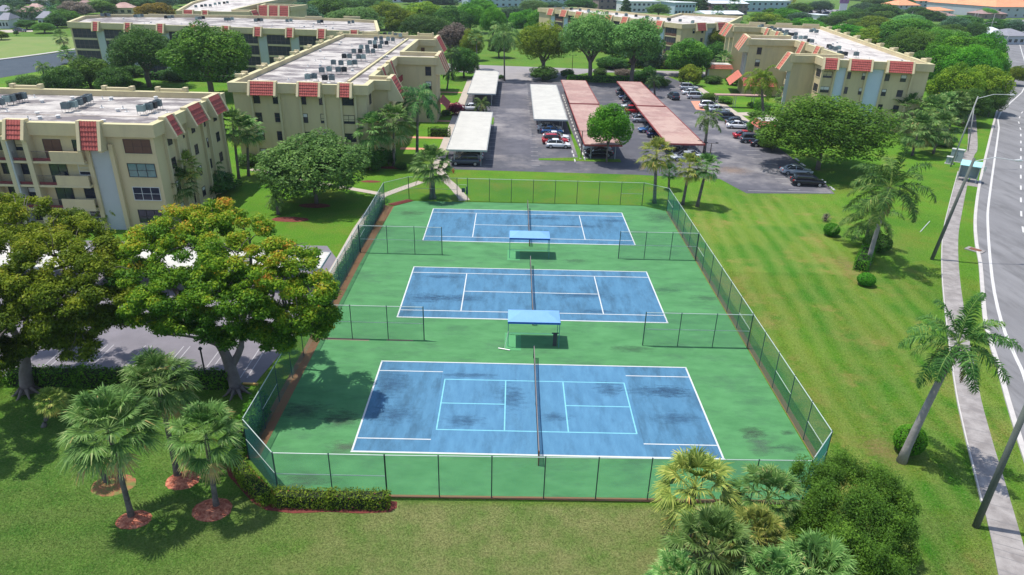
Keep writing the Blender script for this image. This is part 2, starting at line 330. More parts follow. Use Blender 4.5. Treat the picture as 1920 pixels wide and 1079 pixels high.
# ------------------------------------------------------------------ ground
def ground_material():
    m=bpy.data.materials.new('grass'); m.use_nodes=True; n=m.node_tree; b=n.nodes['Principled BSDF']; b.inputs['Roughness'].default_value=.95; b.inputs['Specular IOR Level'].default_value=.1
    geo=n.nodes.new('ShaderNodeNewGeometry'); P=geo.outputs['Position']
    def noise(scale,det=5,vec=P,ro=.6):
        t=n.nodes.new('ShaderNodeTexNoise'); t.inputs['Scale'].default_value=scale; t.inputs['Detail'].default_value=det; t.inputs['Roughness'].default_value=ro; n.links.new(vec,t.inputs[0]); return t.outputs[0]
    def rng(v,a,b_,c=0,d=1):
        r=n.nodes.new('ShaderNodeMapRange'); r.inputs[1].default_value=a; r.inputs[2].default_value=b_; r.inputs[3].default_value=c; r.inputs[4].default_value=d; n.links.new(v,r.inputs[0]); return r.outputs[0]
    def mix(f,a,c):
        x=n.nodes.new('ShaderNodeMixRGB')
        if isinstance(f,float): x.inputs[0].default_value=f
        else: n.links.new(f,x.inputs[0])
        for i,s in ((1,a),(2,c)):
            if isinstance(s,tuple): x.inputs[i].default_value=(*s,1)
            else: n.links.new(s,x.inputs[i])
        return x.outputs[0]
    def mul(a,c):
        x=n.nodes.new('ShaderNodeMath'); x.operation='MULTIPLY'; n.links.new(a,x.inputs[0])
        if isinstance(c,float): x.inputs[1].default_value=c
        else: n.links.new(c,x.inputs[1])
        return x.outputs[0]
    sep=n.nodes.new('ShaderNodeSeparateXYZ'); n.links.new(P,sep.inputs[0]); X,Y=sep.outputs[0],sep.outputs[1]
    col=mix(rng(noise(.10),.35,.65),(.070,.22,.012),(.135,.31,.018))
    # open lawn by the lot: brightest green; strip in front of the courts: drier; far away: duller
    col=mix(mul(rng(noise(.16,5,P,.7),.48,.66),.8),col,(.19,.24,.03))
    left=rng(X,-12,-22); near=rng(Y,8,0); col=mix(mul(left,near),col,mix(rng(noise(.5,4),.35,.65),(.085,.22,.030),(.16,.30,.050)))
    front=rng(Y,-4.0,-4.7); col=mix(mul(mul(front,rng(X,-22,-8,.0,1.)),rng(X,19,14)),col,mix(rng(noise(.45,6,P,.7),.36,.60),(.17,.28,.060),(.33,.34,.13)))
    mp=n.nodes.new('ShaderNodeMapping'); mp.inputs['Scale'].default_value=(.55,.045,1); n.links.new(P,mp.inputs[0])
    right=mul(rng(X,17.5,19),rng(X,46,34)); right=mul(right,rng(Y,62,50))
    streak=rng(noise(1.,5,mp.outputs[0],.6),.42,.60); col=mix(mul(mul(right,streak),.6),col,(.24,.33,.045))
    dry=rng(noise(.17,6,P,.7),.52,.64); col=mix(mul(mul(right,dry),.85),col,(.36,.28,.085))
    lush=rng(noise(.13,4),.50,.60); col=mix(mul(right,mul(lush,.85)),col,(.06,.24,.014))
    def wave(vec_scale,rotz,amt_mask,colr,amt):
        nonlocal col
        m3=n.nodes.new('ShaderNodeMapping'); m3.inputs['Rotation'].default_value=(0,0,R_(rotz)); n.links.new(P,m3.inputs[0]); wv=n.nodes.new('ShaderNodeTexWave'); wv.inputs['Scale'].default_value=vec_scale; wv.inputs['Distortion'].default_value=3.5; wv.inputs['Detail'].default_value=3; wv.inputs['Detail Scale'].default_value=.6; n.links.new(m3.outputs[0],wv.inputs[0]); col=mix(mul(mul(wv.outputs['Fac'],amt_mask),amt),col,colr)
    wave(.16,6,right,(.29,.37,.085),.42); wave(.14,-38,mul(left,near),(.15,.25,.05),.35); wave(.12,80,front,(.24,.27,.09),.25)
    far=rng(Y,120,260); col=mix(mul(far,.6),col,(.085,.14,.035))
    fine=noise(9.,4,P,.9); col=mix(rng(fine,.36,.60,.75,0.),col,mix(.8,col,(.010,.045,.005)))
    fine2=noise(6.,5,P,.9); col=mix(mul(rng(fine2,.5,.66),.55),col,(.32,.36,.12))
    n.links.new(col,b.inputs['Base Color'])
    bp=n.nodes.new('ShaderNodeBump'); bp.inputs['Distance'].default_value=.12; n.links.new(noise(12.,4,P,.9),bp.inputs['Height']); n.links.new(bp.outputs[0],b.inputs['Normal'])
    M['grass']=m
ground_material()
b=MB(); b.sheet([(-1600,-120),(1900,-120),(1900,2600),(-1600,2600)],0); b.build('ground','grass',kind='structure')
def flat(name,mat,poly,z,kind='structure',**k):
    b=MB(); b.sheet(poly,z); return b.build(name,mat,kind=kind,**k)
def pg(l,z=0.): return [g2(x,y,z) for x,y in l]
# back street
flat('street','street_asphalt',[(-75,196),(-16,180),(20,176.5),(62,176),(110,176),(110,168),(62,167),(41,165),(38,158),(31,171),(20,170),(12,160),(12,152),(-8,152),(-13,163),(-75,186)],.008)
# parking lot
lot=pg([(845,318),(1190,328),(1350,336),(1375,350),(1400,363),(1565,364),(1548,345),(1470,285),(1440,265)])+[(43.5,107),(43.8,150.7),(41,165),(38,160),(37.8,153),(36,151),(12,151.5),(-2.5,152.5),(-12.5,151),(-12.6,104),(-12.4,74)]
flat('parking_lot','asphalt',lot,.012)
flat('parking_lot','lot_asphalt',[(28.5,64.4),(30.7,57.6),(43,57.9),(43.2,151),(29.2,151)],.016)
flat('parking_aisle','lot_asphalt',[(-5.6,75),(1.4,75),(1.4,150),(-5.6,150)],.016)
# islands and strips between the parking rows
flat('lawn_strip','grass',pg([(1010,301),(1165,305),(1162,299),(1095,298),(1070,243),(1042,160),(1036,160),(1066,243),(1084,296),(1010,298)]),.05)
flat('gravel_strip','lot_asphalt',[(8.0,70.5),(9.2,70.5),(9.2,137),(8.0,137)],.02)
flat('lawn_island','grass',[(12.3,152.5),(37,152.5),(38,159),(31.5,170.5),(20.3,169.5),(12.5,160)],.05)
flat('lawn_island','grass',[(-12.3,97.5),(-5.8,97.5),(-5.8,104),(-12.3,104)],.05)
flat('footpath','path_concrete',[(-14.2,66),(-12.6,66),(-12.6,152),(-14.2,152)],.03)
b=MB()
for y in (77,85,99,117,131): b.sheet([(-20.6,y),(-14.2,y),(-14.2,y+1.3),(-20.6,y+1.3)],.024)
b.build('footpath','pink_path',kind='structure')
# concrete paths round the courts
b=MB(); band(b,[g2(872,376),g2(850,350),g2(836,338),g2(826,322),g2(836,300)],1.35,.03); b.build('footpath','path_concrete',kind='structure')
b=MB(); band(b,[g2(790,341),g2(745,357),g2(716,368),g2(700,388),g2(672,430),g2(646,478),g2(622,520),g2(600,540)],1.25,.024); b.build('footpath','path_concrete',kind='structure')
b=MB(); band(b,[g2(712,364),g2(650,353),g2(600,345),g2(520,326),g2(470,318)],1.1,.036); b.build('footpath','path_concrete',kind='structure')
# shaded lot on the left, below the two big trees
lotL=[(-58,7.6),(-20.6,7.6),(-19.4,17),(-19.6,30),(-22,34.5),(-58,34.5)]
flat('parking_lot','shade_lot',lotL,.012)
b=MB()
for k in range(12):
    x=-21.5-k*3.05
    for d in (0,.5): b.sheet([(x-d,8.2),(x-d+.08,8.2),(x-d+.08,12.6),(x-d,12.6)],.02)
b.build('parking_lines','paint_faded2',kind='structure')
# white stall lines of the main lot
b=MB()
for k in range(28):
    y=69+k*2.85
    for x0,x1 in ((1.0,2.2),(-6.2,-5.0),(21.0,23.2)): b.sheet([(x0,y),(x1,y),(x1,y+.12),(x0,y+.12)],.026)
for k in range(9):
    y=59.2+k*2.8; b.sheet([(37.2,y),(38.8+.7*(k%3),y),(38.8+.7*(k%3),y+.12),(37.2,y+.12)],.026)
b.sheet([(31.2,58.3),(42.8,58.3),(42.8,58.42),(31.2,58.42)],.026)
b.build('parking_lines','paint_faded',kind='structure')

# right hand road
edge=[(1854,275),(1840,337),(1833,380),(1830,420),(1833,460),(1840,495),(1845,555),(1852,615),(1875,690),(1904,790)]
E0=[G(x,y)[:2] for x,y in edge]; E0=[np.array([202.6,268.]),np.array([142.7,174.3]),np.array([106.3,121.7])]+E0+[np.array([30.3,-3.0]),np.array([27.5,-12]),np.array([25,-24]),np.array([24,-60])]
E0=[np.array([330.,460.]),np.array([262.,360.])]+E0
E1=smoothline(E0,3)
def offl(L,d):
    out=[]
    for i,p in enumerate(L):
        t=L[min(i+1,len(L)-1)]-L[max(i-1,0)]; t=t/np.linalg.norm(t); out.append(p+np.array([-t[1],t[0]])*d)
    return out
road_r=offl(E1,24.)   # line runs towards the camera: left of travel is +x
flat('road','road_asphalt',[tuple(p) for p in E1]+[tuple(p) for p in road_r[::-1]],.010)
b=MB(); band(b,offl(E1,-.12),.35,0,.13); b.build('kerb','kerb_conc',kind='structure')
W0=[G(x,y)[:2] for x,y in [(1877,210),(1873,240),(1869,270),(1855,370),(1852,420),(1860,520),(1877,602),(1902,665),(1919,702)]]
W0=[np.array([330.,455.]),np.array([262.,352.]),np.array([206,264.]),np.array([147.,172.])]+W0+[np.array([36.,6.]),np.array([33,-2.]),np.array([29.5,-14]),np.array([27,-40])]
W1=smoothline(W0,3)
b=MB(); band(b,W1,.28,.018)
def dashes(L,on,gap,wd,z):
    acc=0
    for i in range(len(L)-1):
        a,c=L[i],L[i+1]; l=np.linalg.norm(c-a); t=(c-a)/l; s=-acc
        while s<l:
            p0=max(s,0); p1=min(s+on,l)
            if p1>p0: band(b,[a+t*p0,a+t*p1],wd,z)
            s+=on+gap
        acc=(l-s)+0 ; acc=-(s-l) if False else (on+gap)-(s-l)
dashes(offl(W1,3.7),2.6,4.6,.22,.018); dashes(offl(W1,7.4),2.6,4.6,.22,.018); band(b,offl(W1,11.2),.25,.018)
b.build('road_markings','paint_white',kind='structure')
# sidewalk along the road
wl=[(1879,1079),(1862,1009),(1830,884),(1812,809),(1790,695),(1769,540),(1767,452),(1778,400),(1790,350),(1806,295)]
wr=[(1925,1079),(1910,1009),(1881,904),(1852,809),(1832,730),(1801,540),(1797,445),(1806,380),(1818,325),(1826,290)]
mid=[(G(*a)[:2]+G(*c)[:2])/2 for a,c in zip(wl,wr)]
mid=[mid[0]+(mid[0]-mid[1])*3]+mid+[np.array([81.5,89.5]),np.array([102.5,125.])]; SW=smoothline(mid,4)
b=MB(); band(b,SW,1.55,.0,.06); b.build('sidewalk','concrete',kind='structure')
b=MB()
L_=0
for i in range(len(SW)-1):
    a,c=SW[i],SW[i+1]; t=(c-a)/np.linalg.norm(c-a)
    for s in np.arange(0,np.linalg.norm(c-a),1.6): band(b,[a+t*s,a+t*(s+.03)],1.55,.064)
b.build('sidewalk_joints','road_asphalt',kind='structure')
b=MB(); band(b,offl(SW,.84)[10:38],.09,0,.14); b.build('kerb','kerb_conc',kind='structure')
flat('driveway_apron','concrete',pg([(1822,332),(1841,344),(1838,352),(1812,348)]),.02)
# canal and its stone bank on the far left
cb=[(-190,118),(-141,158),(-144.3,190.2),(-150,215),(-123,205),(-119,185),(-121,160),(-120,140),(-140,105)]
flat('canal','water',[(-200,120),(-165,143),(-149,160),(-142.5,178),(-139,196),(-132,214),(-110,240),(-100,236),(-118,205),(-124.5,190),(-126,172),(-124.5,148),(-128,132),(-150,112)],.02)
b=MB(); band(b,smoothline([(-200,121),(-165,144),(-149,161),(-142.5,179),(-139,197),(-132,214),(-110,241)],3),1.6,0,.22,off=1.); b.build('canal_bank','kerb_conc',kind='structure')
mk('dry_grass',(.12,.21,.04),.95,(.20,.23,.07),.12,.3,.03,3); flat('far_bank','dry_grass',[(-200,124),(-165,147),(-151,163),(-144.5,181),(-141,198),(-134,214),(-150,232),(-215,215)],.008)
# pool seen between the trees
flat('swimming_pool','pool_blue',pg([(1031,76),(1047,75),(1049,83),(1032,84)]),.03)
# ------------------------------------------------------------------ tennis courts
SL=[(-15.25,-3.9),(15.4,-3.6),(17.65,-.95),(17.7,48.6),(14.9,50.6),(-14.6,50.5),(-16.9,48.2),(-17.5,30),(-17.5,-.8)]
flat('court_apron','court_green',SL,.03)
# mulch and bare strips outside the slab edges
mk('mulch_strip',(.25,.10,.06),.95,(.17,.14,.06),2.,.1,.02,25)
flat('mulch_strip','mulch_strip',[(-18.5,-.9),(-17.5,-.8),(-17.5,30),(-16.9,48.2),(-18.3,48.6)],.034)
flat('mulch_strip','mulch_strip',[(-15.2,-4.1),(15.3,-3.95),(15.4,-3.62),(-15.25,-3.9)],.034)
flat('mulch_strip','mulch_dark',[(-19.4,-1.4),(-18.5,-.9),(-15.3,-4.2),(-9.0,-4.3),(-8.3,-4.4),(-8.25,-4.9),(-8.6,-5.25),(-10.2,-5.4),(-12,-5.32),(-14,-5.5),(-15.6,-5.3),(-16.6,-4.7),(-17.8,-3.5),(-18.8,-2.5)],.02)
flat('mulch_strip','mulch_dark',[(-17.9,49.0),(-15.6,51.2),(-14.7,50.55),(-16.9,48.4)],.036)
flat('bare_edge','mulch_strip',[(17.75,-.9),(18.2,-.9),(18.2,48.8),(17.75,48.6)],.02)
CT=[(0,0,''),(.046,18.348,''),(.044,36.62,'')]
LN,WD=23.77,10.97
for i,(cx,cy,_) in enumerate(CT):
    x0,x1,y0,y1=cx-LN/2,cx+LN/2,cy,cy+WD
    flat('tennis_court','court_blue',[(x0,y0),(x1,y0),(x1,y1),(x0,y1)],.036)
    b=MB(); w_=.06
    def ln(xa,ya,xb,yb,w=.055):
        if abs(xa-xb)<.01: b.sheet([(xa-w,ya-w),(xa+w,ya-w),(xa+w,yb+w),(xa-w,yb+w)],.046)
        else: b.sheet([(xa-w,ya-w),(xb+w,ya-w),(xb+w,ya+w),(xa-w,ya+w)],.046)
    ln(x0,y0+.17,x0,y1-.17,.06); ln(x1,y0+.17,x1,y1-.17,.06); ln(x0,y0,x1,y0,.075); ln(x0,y1,x1,y1,.06)
    if i==0:
        a_=4.85
        for yy in (y0+1.37,y1-1.37): ln(x0+.12,yy,x0+a_,yy,.045); ln(x1-a_,yy,x1-.12,yy,.045)
    else:
        ln(x0+.13,y0+1.37,x1-.13,y0+1.37,.05); ln(x0+.13,y1-1.37,x1-.13,y1-1.37,.05)
        for s in (-6.4,6.4): ln(cx+s,y0+1.37+.12,cx+s,y1-1.37-.12,.05)
        ln(cx-6.4+.12,cy+WD/2,cx+6.4-.12,cy+WD/2,.05)
    b.build('court_lines','line_white',kind='structure')
    if i==0:
        flat('tennis_court','court_blue_light',[(-7.0,.1),(7.0,.1),(7.0,10.87),(-7.0,10.87)],.041)
        b=MB()
        p=[G(834,712)[:2],G(1171,720)[:2],G(1193,815)[:2],G(819,806)[:2]]
        X0=(p[0][0]+p[3][0])/2; X1=(p[1][0]+p[2][0])/2; Y1=(p[0][1]+p[1][1])/2; Y0=(p[2][1]+p[3][1])/2
        ka=(G(948,714)[0]+G(946,810)[0])/2; kb=(G(1056,717)[0]+G(1065,812)[0])/2; ym=(Y0+Y1)/2
        w2=.045
        ln(X0,Y0,X1,Y0,w2); ln(X0,Y1,X1,Y1,w2)
        for xx in (X0,ka,kb,X1): ln(xx,Y0+.1,xx,Y1-.1,w2)
        ln(X0+.1,ym,ka-.1,ym,w2); ln(kb+.1,ym,X1-.1,ym,w2)
        b.build('court_lines','line_cyan',kind='structure')
# scuffs of old paint and lighter ground below the shelters
for (cy) in (14.55,33.1):
    flat('worn_paint','court_green_light',[(-2.35,cy-1.5),(-1.0,cy-1.5),(-1.0,cy+1.15),(2.2,cy+1.15),(2.2,cy+1.4),(-2.35,cy+1.4)],.034)
def blot(cx,cy,rx,ry,mat,seed,z,n=26):
    r=random.Random(seed); return flat('stain',mat,[(cx+rx*math.cos(2*math.pi*k/n)*(1+r.uniform(-.28,.28)),cy+ry*math.sin(2*math.pi*k/n)*(1+r.uniform(-.28,.28))) for k in range(n)],z)
def soft_stain(name,col,under,scale,cx,cy,rx,ry):
    m=mk(name,under,.85); n=m.node_tree; b=n.nodes['Principled BSDF']
    geo=n.nodes.new('ShaderNodeNewGeometry'); mp=n.nodes.new('ShaderNodeMapping'); mp.inputs['Location'].default_value=(-cx/rx,-cy/ry,0); mp.inputs['Scale'].default_value=(1/rx,1/ry,0)
    n.links.new(geo.outputs['Position'],mp.inputs[0]); ln_=n.nodes.new('ShaderNodeVectorMath'); ln_.operation='LENGTH'; n.links.new(mp.outputs[0],ln_.inputs[0])
    no=n.nodes.new('ShaderNodeTexNoise'); no.inputs['Scale'].default_value=scale; no.inputs['Detail'].default_value=7; no.inputs['Roughness'].default_value=.75; m2=n.nodes.new('ShaderNodeMapping'); m2.inputs['Scale'].default_value=(1.,2.6,1); n.links.new(geo.outputs['Position'],m2.inputs[0]); n.links.new(m2.outputs[0],no.inputs[0])
    ma=n.nodes.new('ShaderNodeMath'); ma.operation='MULTIPLY_ADD'; n.links.new(no.outputs[0],ma.inputs[0]); ma.inputs[1].default_value=2.6; n.links.new(ln_.outputs['Value'],ma.inputs[2])
    r=n.nodes.new('ShaderNodeMapRange'); r.inputs[1].default_value=1.25; r.inputs[2].default_value=2.15; r.inputs[3].default_value=.5; r.inputs[4].default_value=0; n.links.new(ma.outputs[0],r.inputs[0])
    tr=n.nodes.new('ShaderNodeBsdfTransparent'); mx=n.nodes.new('ShaderNodeMixShader'); b.inputs['Base Color'].default_value=(*col,1)
    n.links.new(r.outputs[0],mx.inputs[0]); n.links.new(tr.outputs[0],mx.inputs[1]); n.links.new(b.outputs[0],mx.inputs[2]); n.links.new(mx.outputs[0],n.nodes['Material Output'].inputs[0])
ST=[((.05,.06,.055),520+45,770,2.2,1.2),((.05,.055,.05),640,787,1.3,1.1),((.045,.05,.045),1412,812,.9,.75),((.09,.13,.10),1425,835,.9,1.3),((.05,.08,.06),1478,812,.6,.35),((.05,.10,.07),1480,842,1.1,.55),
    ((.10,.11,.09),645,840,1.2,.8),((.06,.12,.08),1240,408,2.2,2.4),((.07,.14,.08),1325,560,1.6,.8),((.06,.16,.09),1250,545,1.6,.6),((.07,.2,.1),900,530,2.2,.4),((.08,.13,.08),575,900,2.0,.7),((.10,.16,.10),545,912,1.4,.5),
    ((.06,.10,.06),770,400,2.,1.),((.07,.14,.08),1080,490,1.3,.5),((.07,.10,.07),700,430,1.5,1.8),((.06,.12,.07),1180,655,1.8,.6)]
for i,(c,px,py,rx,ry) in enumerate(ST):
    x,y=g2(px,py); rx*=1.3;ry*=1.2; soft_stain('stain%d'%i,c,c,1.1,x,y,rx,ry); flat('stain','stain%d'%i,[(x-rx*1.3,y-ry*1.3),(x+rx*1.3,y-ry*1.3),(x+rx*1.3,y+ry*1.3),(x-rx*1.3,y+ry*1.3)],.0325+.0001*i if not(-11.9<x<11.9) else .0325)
SB=[(1235,735,2.2,.5),(1255,735,1.2,.5),(1080,425,3.2,.35),(1150,415,2.,.4),(860,560,2.4,.5),(800,560,1.8,.7),(1090,555,2.6,.4),(735,720,1.2,1.4),(738,778,1.5,.8),(880,705,2.2,.25),(1140,730,1.,.7),(1040,783,1.1,.35),(830,520,2.,.3),(960,745,1.,1.2),(1270,785,1.6,.5),(870,790,1.3,.5),(1120,585,1.6,.35),(1020,410,1.8,.4)]
for i,(px,py,rx,ry) in enumerate(SB):
    x,y=g2(px,py); rx*=1.35;ry*=1.9; c=(.035,.09,.17); soft_stain('scuff%d'%i,c,c,1.3,x,y,rx,ry); flat('stain','scuff%d'%i,[(x-rx*1.3,y-ry*1.3),(x+rx*1.3,y-ry*1.3),(x+rx*1.3,y+ry*1.3),(x-rx*1.3,y+ry*1.3)],.0415+.0001*i)
# ------------------------------------------------------------------ nets
NL=['tennis net on the nearest court, with the small cyan court marked round it','tennis net on the middle court between the two blue shelters','tennis net on the far court by the far fence']
for i,(cx,cy,_) in enumerate(CT):
    nx=cx+(G(1004,760)[0] if i==0 else 0)*0
    y0,y1=cy-.95,cy+WD+.95
    t=thing('tennis_net',NL[i],'net',(nx,cy+WD/2,.04),0,'tennis nets')
    V=[];y=y0
    seg=[]
    def top(y): return .914+(1.07-.914)*((y-(cy+WD/2))/(WD/2+.95))**2
    ys=np.arange(y0,y1,.09)
    for yy in ys: seg.append([[0,yy-cy-WD/2,0.05],[0,yy-cy-WD/2,top(yy)]])
    for z in np.arange(.05,.9,.09): seg.append([[0,y0-cy-WD/2,z],[0,y1-cy-WD/2,z]])
    Vw,Fw=wires(seg,.009); npmesh('netting',Vw,Fw,'net_black',parent=t)
    b=MB()
    for k in range(24):
        a=y0+(y1-y0)*k/24; c=y0+(y1-y0)*(k+1)/24; za,zc=top(a),top(c); a-=cy+WD/2; c-=cy+WD/2
        b.hexa([(-.025,a,za-.045),(.025,a,za-.045),(.025,c,zc-.045),(-.025,c,zc-.045),(-.025,a,za+.02),(.025,a,za+.02),(.025,c,zc+.02),(-.025,c,zc+.02)])
    b.build('tape','net_tape',t)
    for s in (-1,1):
        b=MB(); b.tube([(0,s*(WD/2+.98),-.03),(0,s*(WD/2+.98),1.12)],.045,10); b.build('post','fence_post' if s>0 else 'rust',t)
    b=MB(); b.box(-.03,.03,-.03,.03,0,.88); b.build('centre_strap','net_tape',t)
# ------------------------------------------------------------------ fences
FH=3.05
def fence_run(parent,A,B,name='mesh_panel',mat='fence_wire',posts=True,rail=True,midrail=None,pstep=3.,postmat='fence_post',railmat='fence_rail',last=True,thick=.034,org=(0,0),wr=.0028):
    A=np.array(A,float); B=np.array(B,float); L=np.linalg.norm(B-A); t=(B-A)/L; o=np.array(org)
    seg=[]; sp=.082
    for s in np.arange(-FH,L,sp):
        u0,u1=max(s,0),min(s+FH,L)
        if u1>u0: seg.append([[*(A+t*u0-o),u0-s+.02],[*(A+t*u1-o),u1-s+.02]])
    for s in np.arange(0,L+FH,sp):
        u0,u1=min(s,L),max(s-FH,0)
        if u0>u1: seg.append([[*(A+t*u0-o),s-u0+.02],[*(A+t*u1-o),s-u1+.02]])
    V,F=wires(seg,wr); npmesh(name,V,F,mat,parent=parent)
    n=max(1,int(round(L/pstep)))
    if posts:
        for k in range(n+(1 if last else 0)):
            p=A+t*(L*k/n)-o; big=k in(0,n)
            b=MB(); b.tube([(p[0],p[1],-.1),(p[0],p[1],FH+.03)],.045 if big else thick,8); b.tube([(p[0],p[1],FH+.03),(p[0],p[1],FH+.09)],[.05,.01],8); b.build('post',postmat,parent)
    nn=np.array([-t[1],t[0]])*.05
    a,c=A-o,B-o
    b=MB(); b.tube([(a[0],a[1],FH),(c[0],c[1],FH)],.028,8); b.build('top_rail',railmat,parent)
    if midrail:
        for (k0,k1) in midrail:
            if k1<0: k1=n+1+k1
            if k0<0: k0=n+1+k0
            p=a+t*(L*k0/n); q=a+t*(L*k1/n)
            b=MB(); b.tube([(p[0],p[1],1.55),(q[0],q[1],1.55)],.022,6); b.build('mid_rail',railmat,parent)
c0=(0.,23.)
pf=thing('perimeter_fence','green chain link fence enclosing all three tennis courts, with cut corners','fence',(c0[0],c0[1],0))
NLc,NRc=(-15.3,-4.0),(15.5,-3.7); LL,RR=(-18.1,-.9),(17.8,-.9); LF,RF=(-18.1,48.3),(17.8,48.6); FL_,FR_=(-15.4,51.1),(15.0,50.8)
g0=(-8.95,-4.0); g1=(-9.1,51.0); g2_=(-7.75,50.95)
fence_run(pf,NLc,g0,midrail=[(0,2)],org=c0,last=True); fence_run(pf,g0,NRc,midrail=[(-2,-1)],org=c0)
fence_run(pf,NRc,RR,wr=.006,midrail=[(0,1)],org=c0,last=False); fence_run(pf,RR,RF,wr=.004,midrail=[(0,1),(2,3),(5,6),(10,11),(-2,-1)],org=c0)
fence_run(pf,RF,FR_,org=c0,last=False); fence_run(pf,FR_,g2_,midrail=[(0,1)],org=c0); fence_run(pf,g1,FL_,midrail=[(0,2)],org=c0)
fence_run(pf,FL_,LF,org=c0,last=False); fence_run(pf,LF,LL,wr=.0033,midrail=[(0,1),(4,5),(10,11),(14,15)],org=c0,mat='fence_wire_dark'); fence_run(pf,LL,NLc,wr=.005,midrail=[(0,1)],org=c0,last=False,mat='fence_wire_dark')
# the gate in the far side, a leaf of its own inside the fence
b=MB(); x0,x1,yy=-9.0-c0[0],-7.85-c0[0],50.97-c0[1]
b.tube([(x0+.05,yy,.05),(x1-.05,yy,.05),(x1-.05,yy,2.2),(x0+.05,yy,2.2),(x0+.05,yy,.05)],.022,6); b.tube([(x0,yy,3.05),(x1,yy,3.05)],.028,6); gt=b.build('gate','fence_rail',pf)
V,F=wires([[[x0+.05,yy,z],[x1-.05,yy,z]] for z in np.arange(.1,2.2,.08)]+[[[x,yy,.05],[x,yy,2.2]] for x in np.arange(x0+.05,x1,.08)],.0034); npmesh('gate_mesh',V,F,'fence_wire',parent=gt)
b=MB(); b.box(x0+.5,x0+.95,yy-.06,yy-.03,1.2,1.75); b.build('sign_plate','fence_post',gt)
b=MB(); b.box(x1-.12,x1+.16,yy-.09,yy+.09,.95,1.55); b.box(x1-.08,x1+.12,yy-.085,yy+.085,1.57,1.95); b.build('lock_box','fence_post',gt)
DV=[((-17.9,14.45),(-9.0,14.4),'chain link divider stub left of the near shelter, its foot stained orange'),((-18.0,32.8),(-9.3,32.75),'chain link divider stub left of the far shelter'),
    ((9.05,14.3),(17.7,14.3),'chain link divider stub right of the near shelter'),((9.5,32.7),(17.75,32.75),'chain link divider stub right of the far shelter')]
for A,B,l in DV:
    mx,my=(A[0]+B[0])/2,(A[1]+B[1])/2
    t=thing('divider_fence',l,'fence',(mx,my,.03),0,'short divider fences between the courts')
    fence_run(t,A,B,midrail=[(0,3)],org=(mx,my),mat='fence_wire_dark')
flat('mulch_strip','dirt_orange',[(-17.4,14.15),(-13.5,14.1),(-13.5,14.3),(-17.4,14.5)],.034); flat('mulch_strip','dirt_orange',[(-12.1,14.2),(-9.9,14.2),(-9.9,14.38),(-12.1,14.4)],.034)
# ------------------------------------------------------------------ shade shelters
def shelter(x0,x1,y0,y1,label):
    cx,cy=(x0+x1)/2,(y0+y1)/2; t=thing('shade_shelter',label,'canopy',(cx,cy,.03),0,'blue shelters between the courts'); a,c=(x1-x0)/2,(y1-y0)/2
    b=MB(); zt,zv=2.32,2.14; r=.42
    v=[(-a,-c,zt),(a,-c,zt),(a,c,zt),(-a,c,zt),(-a+c,0,zt+r),(a-c,0,zt+r)]
    # fabric with a little sag between the bars
    b.add(v,[(0,1,5,4),(1,2,5),(2,3,4,5),(3,0,4)]); b.add([(x,y,z-.02) for x,y,z in v],[(4,5,1,0),(5,2,1),(5,4,3,2),(4,0,3)]); b.build('canopy_top','canopy_blue',t)
    b=MB()
    for (p,q) in (((-a,-c),(a,-c)),((a,-c),(a,c)),((a,c),(-a,c)),((-a,c),(-a,-c))):
        p=np.array(p);q=np.array(q); n=(q-p)/np.linalg.norm(q-p); n=np.array([n[1],-n[0]])*.012
        b.add([(*(p+n),zv),(*(q+n),zv),(*(q+n),zt+.003),(*(p+n),zt+.003)],[(0,1,2,3)]); b.add([(*(p+n*.2),zv),(*(q+n*.2),zv),(*(q+n*.2),zt-.004),(*(p+n*.2),zt-.004)],[(3,2,1,0)])
    b.build('valance','canopy_trim',t)
    for sx in(-1,1):
        for sy in(-1,1):
            b=MB(); b.tube([(sx*(a-.05),sy*(c-.05),0),(sx*(a-.05),sy*(c-.05),zt-.03)],.028,8); b.build('leg','canopy_leg',t)
    b=MB(); b.tube([(-a+.05,c-.05,.12),(a-.05,c-.05,.12)],.02,6); b.tube([(-a+.05,-c+.05,zt-.05),(a-.05,-c+.05,zt-.05),(a-.05,c-.05,zt-.05),(-a+.05,c-.05,zt-.05),(-a+.05,-c+.05,zt-.05)],.02,6); b.build('frame','canopy_leg',t)
    return t
shelter(-2.12,2.12,13.6,15.75,'blue shade shelter between the near and middle courts, with a squeegee leaning on it')
shelter(-2.15,2.1,32.1,34.25,'blue shade shelter between the middle and far courts')
# court squeegee by the left front leg, and what hangs on the right one
t=thing('court_squeegee','white court squeegee propped against the left leg of the near shelter','squeegee',(-2.3,13.1,.03))
b=MB(); b.tube([(-.05,.1,.08),(.25,.55,1.45)],.022,6); b.build('handle','alu',t)
b=MB(); b.tube([(-.55,.15,.06),(.4,-.12,.06)],.045,8); b.build('blade','alu',t)
t=thing('court_roller','dark roller squeegee standing against the right leg of the near shelter','squeegee',(1.75,13.75,.03))
b=MB(); b.box(-.16,.16,-.06,.06,.12,1.25); b.build('pad','rubber_dark',t); b=MB(); b.tube([(-.28,0,1.28),(.28,0,1.28)],.05,8); b.build('handle','rubber_dark',t)

x,y=g2(1372,320); soft_stain('lotdirt',(.33,.23,.16),(.3,.2,.15),.9,x,y,4.2,3.0); flat('stain','lotdirt',[(x-5.4,y-3.9),(x+5.4,y-3.9),(x+5.4,y+3.9),(x-5.4,y+3.9)],.03)
